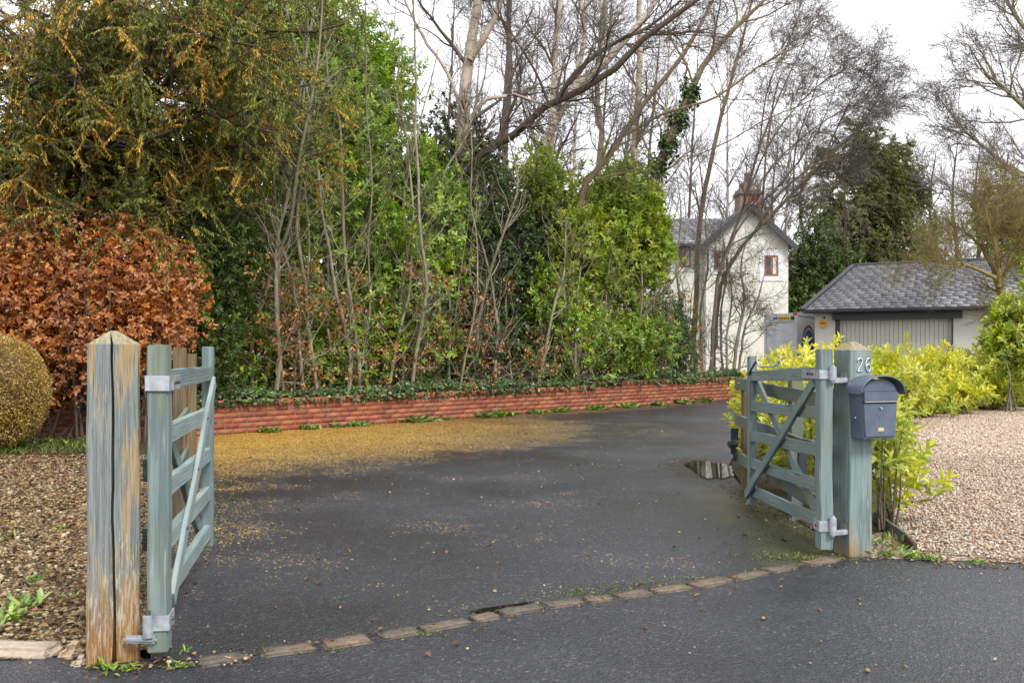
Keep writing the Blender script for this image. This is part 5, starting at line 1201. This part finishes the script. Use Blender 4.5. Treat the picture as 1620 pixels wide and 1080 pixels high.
# olive twiggy tree by the garage
sum_tree('twiggy_tree', 'dense olive-brown twiggy tree overhanging the right end of the garage roof', [
    (pxline([(1590, 600), (1585, 520), (1580, 455), (1560, 400), (1530, 370), (1490, 345)], 20.5), [.09, .085, .075, .05, .03, .01]),
    (pxline([(1582, 460), (1600, 400), (1630, 350), (1650, 310)], 20.5), [.06, .045, .03, .01]), (pxline([(1580, 455), (1575, 390), (1560, 340), (1570, 300)], 20.3), [.06, .045, .03, .01]),
    (pxline([(1575, 440), (1530, 420), (1490, 415), (1450, 405)], 20), [.05, .035, .025, .008])], M['olive'], M['olive'],
    lv=((15, 1.3), (11, .7), (11, .38)), ang=.9, t0=.3, up=.02, tr=.003, r1=.03)

# conifer behind the garage
ct = [at(1365, 560, 44), at(1366, 420, 44), at(1368, 300, 44), at(1370, 225, 44)]
cl = []
for i in range(96):
    t = rng.uniform(.05, .99); a = rng.uniform(0, 6.28); s = ct[0] + (ct[-1] - ct[0]) * t; rad = 3.7 * (1 - .55 * t ** 2) * rng.uniform(.75, 1.1)
    e = s + np.array([math.cos(a) * rad, math.sin(a) * rad, rad * .18]); cl.append(([s, (s + e) / 2 + [0, 0, .12 * rad], e], .07))
yew('conifer_tree', 'broad dark green conifer behind the garage roof', ct, cl, None, 11, 8, 22, 1.6, 1.25, .040, .3, .6, .05, 'conifer')
sum_tree('weeping_tree', 'pinkish weeping twigs hanging in front of the dark conifer', [
    (pxline([(1345, 560), (1342, 420), (1336, 320), (1340, 268), (1352, 240)], 39), [.035, .033, .028, .02, .01]), (pxline([(1336, 320), (1318, 288), (1292, 280)], 39), [.02, .016, .008])], M['bark_dark'], M['twig_pink'],
    lv=((9, .9), (8, 2.0), (5, .6)), ang=.8, t0=.55, up=-.16, droop=.16, tr=.004, r1=.012)
leaf_shrub('evergreen_shrub', 'dark green shrub behind the parked trailer beside the cottage', [(at(1290, 440, 40), (1.8, 1.2, 2.4)), (at(1320, 430, 42), (1.5, 1.2, 1.8)), (at(1262, 500, 39), (1.0, .8, 1.6))], 300, 'laurel_dark', .19, .09, 7, 'shrub', None, 'bark_dark', 2, 0)
leaf_shrub('laurel_bush', 'rounded yellow-green bush seen over the right end of the garage roof', [(at(1600, 330, 29), (1.0, .8, .9)), (at(1570, 350, 29), (.7, .7, .7)), (at(1640, 340, 29), (1.0, .8, 1.2)), (at(1620, 420, 29), (1.2, .9, 1.8))], 330, 'laurel_bright', .17, .08, 7, 'shrub', None, 'bark_grey', 3, 0)
# wood beyond everything: closes the horizon
wp = []
for i in range(46):
    a = R(-62 + 124 * i / 45); Y = 75; c = np.array([math.sin(a) * Y, math.cos(a) * Y, 1.6 + 1.2 * math.sin(i * 1.7)])
    P, d = in_blob(170, c, (4.2, 2.5, 3.0 + .8 * math.sin(i * 2.3)), .5, 0.0); wp.append(rosettes(P, d + [0, 0, .3], 7, .55, .28))
w_ = cat_mesh(wp); o = np_mesh('far_wood', w_[0], w_[1], M['conifer'], None, w_[2]); o['kind'] = 'stuff'

# --- golden laurels
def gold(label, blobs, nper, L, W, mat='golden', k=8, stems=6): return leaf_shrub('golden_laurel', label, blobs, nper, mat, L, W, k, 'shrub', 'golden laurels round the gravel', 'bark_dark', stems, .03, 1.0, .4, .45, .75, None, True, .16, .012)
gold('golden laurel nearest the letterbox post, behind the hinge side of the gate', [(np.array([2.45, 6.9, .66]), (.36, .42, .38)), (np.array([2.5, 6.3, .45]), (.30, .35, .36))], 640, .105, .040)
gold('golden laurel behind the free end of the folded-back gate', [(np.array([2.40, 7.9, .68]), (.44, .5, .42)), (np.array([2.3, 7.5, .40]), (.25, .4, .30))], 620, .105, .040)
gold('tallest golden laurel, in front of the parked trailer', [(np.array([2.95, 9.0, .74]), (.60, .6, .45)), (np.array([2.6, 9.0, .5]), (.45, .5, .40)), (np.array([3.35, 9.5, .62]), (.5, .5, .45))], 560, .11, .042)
leaf_shrub('golden_laurel', 'young two-stemmed laurel sapling below the letterbox', [(at(1405, 640 + 60, 5.95), (.10, .10, .20)), (at(1397, 735, 5.95), (.09, .10, .13)), (at(1415, 690, 5.9), (.07, .07, .08))], 620, 'golden_green', .085, .036, 8, 'shrub', None, 'bark_red', 40, .02, 1.0, .5, .6, .6, np.array([2.40, 5.95, 0]), None, .06, .008)
hb = [[], [], []]
for i, (px, py, Y, rx, rz) in enumerate(((1395, 612, 15.0, .75, .58), (1440, 614, 16.6, .75, .58), (1490, 608, 17.6, .8, .64), (1540, 610, 18.8, .85, .64), (1590, 606, 19.8, .9, .70), (1640, 606, 20.8, 1.0, .78))):
    hb[i // 2].append((at(px, py, Y), (rx, .75, rz))); hb[i // 2].append((at(px + 18, py + 22, Y - .45), (rx * .8, .5, rz * .55)))
gold('golden laurel clump left of the garage door, seen just over the letterbox', hb[0], 520, .135, .055)
gold('golden laurel clump in front of the garage door', hb[1], 520, .135, .055)
gold('golden laurel clump at the right edge, in front of the garage wall', hb[2], 500, .135, .055)
leaf_shrub('laurel_bush', 'upright bright green laurel at the right edge before the garage corner', [(at(1600, 520, 17.8), (.45, .45, .60)), (at(1640, 500, 17.8), (.6, .6, .75)), (at(1583, 545, 17.6), (.36, .36, .36)), (at(1635, 570, 17.6), (.7, .5, .5))], 600, 'golden_green', .14, .058, 8, 'shrub', None, 'bark_grey', 5, .02)

# ================================================================== buildings
def slates(name, A, B, C, D, rows, colw, mat, parent, thick=.014):
    """overlapping slate courses on the roof plane; A-B the eave, D-C the ridge (may be shorter for a hip)"""
    A, B, C, D = [np.asarray(v, float) for v in (A, B, C, D)]
    up = unit(np.cross(B - A, D - A)[None])[0]
    if up[2] < 0: up = -up
    W = []
    for r in range(rows):
        t0, t1 = r / rows, min((r + 1.25) / rows, 1.0)
        l0, r0 = A + (D - A) * t0, B + (C - B) * t0; l1, r1 = A + (D - A) * t1, B + (C - B) * t1
        ln = np.linalg.norm(r0 - l0); n_ = max(2, int(ln / colw)); off = .5 * (r % 2)
        ed = np.clip((np.arange(n_ + 2) - off) / n_, 0, 1)
        for i in range(n_ + 1):
            if ed[i + 1] - ed[i] < .15 / n_: continue
            a, b = ed[i] + .035 / n_, ed[i + 1] - .035 / n_
            lift = thick * (1.6 + rng.normal() * .18); sag = rng.normal() * .012
            p = [l0 + (r0 - l0) * a, l0 + (r0 - l0) * b, l1 + (r1 - l1) * b, l1 + (r1 - l1) * a]
            dn = unit((l0 - l1)[None])[0] * sag * (1 if r else 0)
            top = [p[0] + up * (lift + thick) + dn, p[1] + up * (lift + thick) + dn, p[2] + up * thick, p[3] + up * thick]
            bot = [p[0] + up * lift + dn, p[1] + up * lift + dn, p[2], p[3]]
            W.append(bot + top)
    W = np.array(W); n_ = len(W); fq = np.array([(4, 5, 6, 7), (0, 1, 5, 4), (1, 2, 6, 5), (3, 0, 4, 7)])
    return np_mesh(name, W, (np.arange(n_) * 8)[:, None, None] + fq[None], mat, parent, np.repeat(rng.random(n_), 8))
def quad_obj(name, polys, mat, parent):
    bm = bmesh.new()
    for pl in polys: bm.faces.new([bm.verts.new(tuple(float(x) for x in p)) for p in pl])
    bmesh.ops.recalc_face_normals(bm, faces=bm.faces); return bm_obj(name, bm, mat, parent)
def wbox(name, o, x, y, lo, hi, mat, parent, bev=0):
    bm = bmesh.new(); bm_box(bm, lo, hi)
    if bev: bmesh.ops.bevel(bm, geom=list(bm.edges), offset=bev, segments=1, affect='EDGES')
    return local_obj(name, bm, mat, frame(o, x, y, (0, 0, 1)), parent)

# ---------- garage
def garage():
    th = R(30); x = np.array([math.cos(th), -math.sin(th), 0]); y = np.array([math.sin(th), math.cos(th), 0])     # x to the right along the front (coming nearer), y into the building
    o = at(1289, 555, 26.3); o[2] = 0
    root = empty('garage', o, 'white rendered garage with grey slate roof and wide grey boarded door', 'garage')
    L, Dp, He = 5.3, 5.6, 2.30
    X = lambda a, b, c: o + x * a + y * b + np.array([0, 0, c])
    d0, d1, dh = .63, 3.57, 2.06
    wt = .2
    def wb(name, lo, hi, mat, parent=root, bev=0): return wbox(name, o, x, y, lo, hi, mat, parent, bev)
    bm = bmesh.new()
    for lo, hi in (((0, 0, 0), (d0, wt, He)), ((d1, 0, 0), (L, wt, He)), ((d0, 0, dh), (d1, wt, He)), ((0, wt, 0), (wt, Dp, He)), ((L - wt, wt, 0), (L, Dp, He)), ((wt, Dp - wt, 0), (L - wt, Dp, He))): bm_box(bm, lo, hi)
    local_obj('wall', bm, M['garage_wall'], frame(o, x, y, (0, 0, 1)), root)
    # boarded door
    dr = empty('door', (0, 0, 0)); dr.parent = root
    bm = bmesh.new(); n_ = 26; w = (d1 - d0) / n_
    for i in range(n_): bm_box(bm, (d0 + i * w + .006, .10, .02), (d0 + (i + 1) * w - .006, .13, dh - .02))
    bm_box(bm, (d0, .132, .0), (d1, .15, dh))
    local_obj('door_leaf', bm, M['garage_door'], frame(o, x, y, (0, 0, 1)), dr)
    wb('door_frame', (d0 - .06, -.02, 0), (d0 + .04, .098, dh + .0), M['barge'], dr)
    wb('door_frame', (d1 - .02, -.02, 0), (d1 + .02, .098, dh + .0), M['barge'], dr)
    wb('fascia', (d0 - .12, -.16, dh + .0), (d1 + .25, -.022, dh + .20), M['barge'])
    wb('gutter', (-.25, -.36, He - .05), (L + .3, -.24, He + .06), M['barge'], root, .03)
    # hipped slate roof
    ov = .34; hr = 3.82; hip = .60
    A, B = X(-.28, -ov, He + .03), X(L + .28, -ov, He + .03); Cc, Dd = X(L - hip, Dp / 2, hr), X(hip, Dp / 2, hr)
    E, G = X(L + .28, Dp + ov, He + .03), X(-.28, Dp + ov, He + .03)
    rf = quad_obj('roof', [(A, B, Cc, Dd), (B, E, Cc), (E, G, Dd, Cc), (G, A, Dd), (A, G, E, B)], M['slate'], root)
    slates('slates', A, B, Cc, Dd, 19, .30, M['slate'], rf); slates('slates', G, A, Dd, Dd + (A - G) * .02, 17, .3, M['slate'], rf)
    for a, b in ((Dd, Cc), (A, Dd), (B, Cc)):
        board('ridge_tiles', tuple(a + np.array([0, 0, .03])), tuple(b + np.array([0, 0, .03])), .20, .06, (0, 0, 1), M['barge'] if a is not Dd else M['slate'], rf, .02)
    # round orange sign on the left pier
    sg = empty('round_sign', X(.24, -.02, 1.92), 'small round orange sign on the white wall beside the garage door', 'sign')
    c = X(.24, -.03, 1.96); cyl('disc', c, .12, .03, M['orange'], sg, tuple(-y), 24)
    for k, wdt in ((.02, .13), (-.01, .15)): board('lettering', tuple(c - y * .017 + x * -wdt / 2 + [0, 0, k]), tuple(c - y * .017 + x * wdt / 2 + [0, 0, k]), .016, .004, tuple(-y), M['bark_dark'], sg, 0, cuts=0)
    cyl('nail', c + np.array([.03, 0, .17]), .03, .04, M['barge'], sg, tuple(-y), 8)
garage()

# ---------- trailer beside the garage
def trailer():
    fy = 28.6; L0, L1 = at(1210, 555, fy), at(1253, 555, fy); w = np.linalg.norm(L1 - L0)
    x = np.array([1, 0, 0.]); th = R(25); x = np.array([math.cos(th), math.sin(th) * -1, 0]); x = np.array([.985, -.17, 0]); x /= np.linalg.norm(x); y = np.array([.17, .985, 0]); y /= np.linalg.norm(y)
    ys = unit(np.array([[.62, .78, 0]]))[0]
    o = at(1210, 555, fy); o[2] = 0
    root = empty('box_trailer', o, 'white box trailer with silver rear doors parked between cottage and garage', 'trailer')
    W = w * 1.02; Ld, H0, H1 = 3.2, .45, 2.34
    yv = ys - x * ys.dot(x); yv = unit(yv[None])[0]
    # body: square plan, side visible because it is turned towards the drive
    ang = R(33); x = np.array([math.cos(ang), -math.sin(ang) * -0.0, 0]); x = np.array([1., 0, 0]); y = unit(np.array([[.66, .75, 0]]))[0]
    y = np.array([0.0, 1.0, 0.0])
    rot = R(-38); x = np.array([math.cos(rot), math.sin(rot), 0]); y = np.array([-math.sin(rot), math.cos(rot), 0]); W = W / abs(math.cos(rot)) * .93
    fr = lambda: frame(o, x, y, (0, 0, 1))
    def b(name, lo, hi, mat, parent=root, bev=.0):
        bm = bmesh.new(); bm_box(bm, lo, hi)
        if bev: bmesh.ops.bevel(bm, geom=list(bm.edges), offset=bev, segments=2, affect='EDGES')
        return local_obj(name, bm, mat, fr(), parent)
    b('body', (0, .03, H0), (W, Ld, H1), M['twhite'], root, .03)
    rd = b('rear_door', (.06, .0, H0 + .02), (W - .06, .029, H1 - .30), M['alu'], root, .005)
    b('header', (.0, -.01, H1 - .28), (W, .029, H1 - .02), M['alu'], root, .005)
    b('corner_post', (W - .055, -.015, H0), (W + .02, .05, H1), M['alu'], root, .005); b('corner_post', (-.02, -.015, H0), (.055, .05, H1), M['alu'], root, .005)
    np_ = b('number_plate', (W * .44, -.03, H1 - .22), (W * .80, -.012, H1 - .09), M['yellow'], root)
    for i in range(6): b('lettering', (W * .455 + i * W * .055, -.034, H1 - .19), (W * .455 + i * W * .055 + W * .033, -.0305, H1 - .12), M['barge'], np_)
    b('lamp', (W * .83, -.03, H1 - .21), (W * .92, -.012, H1 - .10), M['rubber'], root); b('lamp', (W * .89, -.035, H1 - .06), (W + .01, -.0155, H1 + .02), M['redlens'], root)
    dm = b('emblem', (W * .17, -.03, H1 - .19), (W * .24, -.012, H1 - .10), M['twhite'], root)
    b('emblem', (W * .27, -.03, H1 - .18), (W * .40, -.012, H1 - .12), M['blue'], root)
    b('roof_rail', (W - .04, .05, H1 - .10), (W + .022, Ld, H1 + .02), M['alu'], root, .005)
    b('chassis', (.1, .1, H0 - .12), (W - .1, Ld - .1, H0), M['rubber'], root)
    for yy in (1.2, 2.0):
        for xx in (.05, W - .05): 
            c = o + x * xx + y * yy; wh = cyl('wheel', (c[0], c[1], .32), .32, .2, M['rubber'], root, tuple(x), 20); cyl('rim', tuple(np.array([c[0], c[1], .32]) + x * (.06 if xx > .5 else -.06)), .19, .12, M['alu'], wh, tuple(x), 14)
    # round emblem on the side: dark ring with white dashes and a blue disc
    c = o + x * (W + .004) + y * .98 + np.array([0, 0, 1.42])
    e = cyl('emblem', c, .56, .006, M['barge'], root, tuple(x), 40, 0); cyl('emblem', c + x * .004, .50, .006, M['twhite'], e, tuple(x), 40, 0); cyl('emblem', c + x * .008, .42, .006, M['blue'], e, tuple(x), 40, 0)
    for i in range(26):
        a = 2 * math.pi * i / 26; cc = c + x * .008 + (y * math.cos(a) + np.array([0, 0, math.sin(a)])) * .47
        board('emblem', tuple(cc), tuple(cc + (y * math.cos(a) + np.array([0, 0, math.sin(a)])) * .05), .05, .004, tuple(x), M['barge'], e, 0, cuts=0)
trailer()

# ---------- cottage
def cottage():
    Y = 38.0; k = Y / FPX
    xl, xr = (1117 - CX) * k, (1247 - CX) * k; ze = 1.18 + (HY - 384) * k; xc = (1185 - CX) * k; zr = 1.18 + (HY - 326) * k
    root = empty('cottage', (xl, Y, 0), 'cream rendered cottage with slate roof, brown windows and a brick chimney', 'house')
    bm = bmesh.new(); Dp = 7.5
    f = [(xl, Y, 0), (xr, Y, 0), (xr, Y, ze), (xc, Y, zr), (xl, Y, ze)]; bk = [(a, Y + Dp, c) for a, b, c in f]
    vf = [bm.verts.new(v) for v in f]; vb = [bm.verts.new(v) for v in bk]
    bm.faces.new(vf); bm.faces.new(vb[::-1])
    for i in range(5): bm.faces.new((vf[i], vb[i], vb[(i + 1) % 5], vf[(i + 1) % 5]))
    # side wing to the left
    x2 = xl - 7.5; yf = Y + .45; yb = Y + 5.6; zw = ze + .05; zwr = zr - .15; ym = (yf + yb) / 2
    g = [(x2, yf, 0), (x2, yf, zw), (x2, ym, zwr), (x2, yb, zw), (x2, yb, 0)]; h = [(xl + .02, b, c) for a, b, c in g]
    vg = [bm.verts.new(v) for v in g]; vh = [bm.verts.new(v) for v in h]
    bm.faces.new(vg[::-1]); 
    for i in range(5): bm.faces.new((vg[i], vg[(i + 1) % 5], vh[(i + 1) % 5], vh[i]))
    bmesh.ops.recalc_face_normals(bm, faces=bm.faces); bm_obj('wall', bm, M['cream'], root)
    # roofs
    ov = .28; e = np.array
    sl = (zr - ze) / (xc - xl); sr = (zr - ze) / (xr - xc)
    A, B = e([xl - ov, Y - ov, ze - ov * sl + .06]), e([xl - ov, Y + Dp, ze - ov * sl + .06]); R0, R1 = e([xc, Y - ov, zr + .06]), e([xc, Y + Dp, zr + .06])
    C_, D_ = e([xr + ov, Y - ov, ze - ov * sr + .06]), e([xr + ov, Y + Dp, ze - ov * sr + .06])
    rf = quad_obj('roof', [(A, B, R1, R0), (C_, D_, R1, R0)], M['slate'], root)
    slates('slates', B, A, R0, R1, 14, .35, M['slate'], rf); slates('slates', C_, D_, R1, R0, 14, .35, M['slate'], rf)
    sw = (zwr - zw) / (ym - yf)
    E0, E1 = e([x2 - .3, yf - .3, zw - .3 * sw + .06]), e([xl - .02, yf - .3, zw - .3 * sw + .06]); F0, F1 = e([x2 - .3, ym, zwr + .06]), e([xc - .1, ym, zwr + .06])
    w2 = quad_obj('roof', [(E0, E1, F1, F0), (e([x2 - .3, yb + .3, zw - .3 * sw]), e([xc, yb + .3, zw - .3 * sw]), F1, F0)], M['slate'], root)
    slates('slates', E0, E1, F1, F0, 14, .35, M['slate'], w2)
    for a, b in ((A, R0), (C_, R0)): board('bargeboard', tuple(a + e([0, -.05, -.10])), tuple(b + e([0, -.05, -.07])), .22, .05, (0, -1, 0), M['barge'], root, 0, cuts=0)
    board('gutter', tuple(E0 + e([0, -.05, -.05])), tuple(E1 + e([-.05, -.05, -.05])), .12, .12, (0, -1, 0), M['barge'], root, .03, cuts=0)
    # windows
    def window(px0, px1, py0, py1, yy, trim=.12, bars=1):
        kk = yy / FPX; a, b = (px0 - CX) * kk, (px1 - CX) * kk; z1, z0 = CAMH + (HY - py0) * kk, CAMH + (HY - py1) * kk
        wn = empty('window', (0, 0, 0)); wn.parent = root; wn.location = (-root.location[0] * 0, 0, 0)
        bx = lambda nm, lo, hi, mt: wbox(nm, (0, 0, 0), (1, 0, 0), (0, 1, 0), lo, hi, mt, wn)
        if trim:
            for lo, hi in (((a - trim * 1.6, yy - .03, z0), (a, yy + .02, z1)), ((b, yy - .03, z0), (b + trim * 1.6, yy + .02, z1)), ((a - trim * 1.6, yy - .03, z1), (b + trim * 1.6, yy + .02, z1 + trim * 1.7)), ((a - trim * 1.6, yy - .03, z0 - trim * 1.5), (b + trim * 1.6, yy + .02, z0))): bx('surround', lo, hi, M['white_trim'])
        t = .075
        for lo, hi in (((a, yy - .02, z0), (a + t, yy + .03, z1)), ((b - t, yy - .02, z0), (b, yy + .03, z1)), ((a + t, yy - .02, z1 - t), (b - t, yy + .03, z1)), ((a + t, yy - .02, z0), (b - t, yy + .03, z0 + t))): bx('frame', lo, hi, M['brown_frame'])
        for i in range(bars): q = a + (b - a) * (i + 1) / (bars + 1); bx('frame', (q - .035, yy - .018, z0 + t), (q + .035, yy + .02, z1 - t), M['brown_frame'])
        bx('pane', (a + t, yy - .006, z0 + t), (b - t, yy - .002, z1 - t), M['glass'])
        for q in (a + (b - a) * .72,): bx('curtain', (q - .06, yy - .0058 + .001, z0 + t + .02), (q + .09, yy - .0065, z1 - t - .02), M['curtain'])
    window(1209, 1231, 404, 437, Y, .13, 1)
    window(1129, 1146, 397, 427, Y, .12, 1)
    window(1073, 1093, 388, 423, yf, .12, 1)
    window(1035, 1055, 388, 423, yf, .12, 1)
    window(1128, 1142, 497, 552, Y, .1, 0)
    # chimney
    cz = zr; kx = (39.2) / FPX; ca, cb_ = (1166 - CX) * kx, (1199 - CX) * kx
    ch = wbox('chimney', (0, 39.2, 0), (1, 0, 0), (0, 1, 0), (ca, -.45, zr - .9), (cb_, .45, zr + .85), M['chimney'], root)
    wbox('cap', (0, 39.2, 0), (1, 0, 0), (0, 1, 0), (ca - .06, -.51, zr + .62), (cb_ + .06, .51, zr + .75), M['chimney'], ch)
    wbox('stack', (0, 39.2, 0), (1, 0, 0), (0, 1, 0), (ca + .16, -.3, zr + .851), (cb_ - .16, .3, zr + 1.15), M['chimney'], ch)
    cyl('chimney_pot', ((ca + cb_) / 2, 39.2, zr + 1.36), .14, .44, M['pot'], ch, 'Z', 14)
cottage()

# ================================================================== light
SUN_EL, SUN_AZ = R(46), R(148)         # azimuth measured from +Y towards +X: behind the camera, to the right
w = bpy.data.worlds.new('World'); scene.world = w; w.use_nodes = True; nt = w.node_tree; nt.nodes.clear()
sk = nt.nodes.new('ShaderNodeTexSky'); sk.sky_type = 'NISHITA'; sk.sun_disc = False; sk.sun_elevation = SUN_EL; sk.sun_rotation = SUN_AZ
sk.air_density = 1.0; sk.dust_density = 3.0; sk.ozone_density = 1.0
hs = nt.nodes.new('ShaderNodeHueSaturation'); hs.inputs['Saturation'].default_value = .18; hs.inputs['Value'].default_value = 1.0
tc = nt.nodes.new('ShaderNodeTexCoord'); nz = nt.nodes.new('ShaderNodeTexNoise'); nz.inputs['Scale'].default_value = 2.2; nz.inputs['Detail'].default_value = 4
rp = nt.nodes.new('ShaderNodeValToRGB'); rp.color_ramp.elements[0].position = .3; rp.color_ramp.elements[0].color = (8.2, 8.3, 8.9, 1); rp.color_ramp.elements[1].position = .75; rp.color_ramp.elements[1].color = (10.2, 10.2, 10.4, 1)
mx = nt.nodes.new('ShaderNodeMixRGB'); mx.inputs[0].default_value = .75
bg = nt.nodes.new('ShaderNodeBackground'); bg.inputs['Strength'].default_value = .10; ou = nt.nodes.new('ShaderNodeOutputWorld')
nt.links.new(tc.outputs['Generated'], nz.inputs['Vector']); nt.links.new(nz.outputs[0], rp.inputs[0])
nt.links.new(sk.outputs[0], hs.inputs['Color']); nt.links.new(hs.outputs[0], mx.inputs[1]); nt.links.new(rp.outputs[0], mx.inputs[2])
nt.links.new(mx.outputs[0], bg.inputs[0]); nt.links.new(bg.outputs[0], ou.inputs[0])
sd = bpy.data.lights.new('sun', 'SUN'); sd.energy = 1.5; sd.angle = R(14); sd.color = (1, .965, .91)
so = bpy.data.objects.new('sun', sd); col.objects.link(so)
sv = Vector((math.sin(SUN_AZ) * math.cos(SUN_EL), math.cos(SUN_AZ) * math.cos(SUN_EL), math.sin(SUN_EL)))
so.rotation_euler = sv.to_track_quat('Z', 'Y').to_euler()
scene.view_settings.view_transform = 'Standard'; scene.view_settings.look = 'None'; scene.view_settings.exposure = 1.14; scene.view_settings.gamma = 1
scene.cycles.max_bounces = 6; scene.cycles.transparent_max_bounces = 4; scene.cycles.use_denoising = True; scene.cycles.denoiser = 'OPENIMAGEDENOISE'; scene.cycles.denoising_input_passes = 'RGB_ALBEDO_NORMAL'; scene.cycles.denoising_prefilter = 'ACCURATE'; scene.cycles.use_adaptive_sampling = False
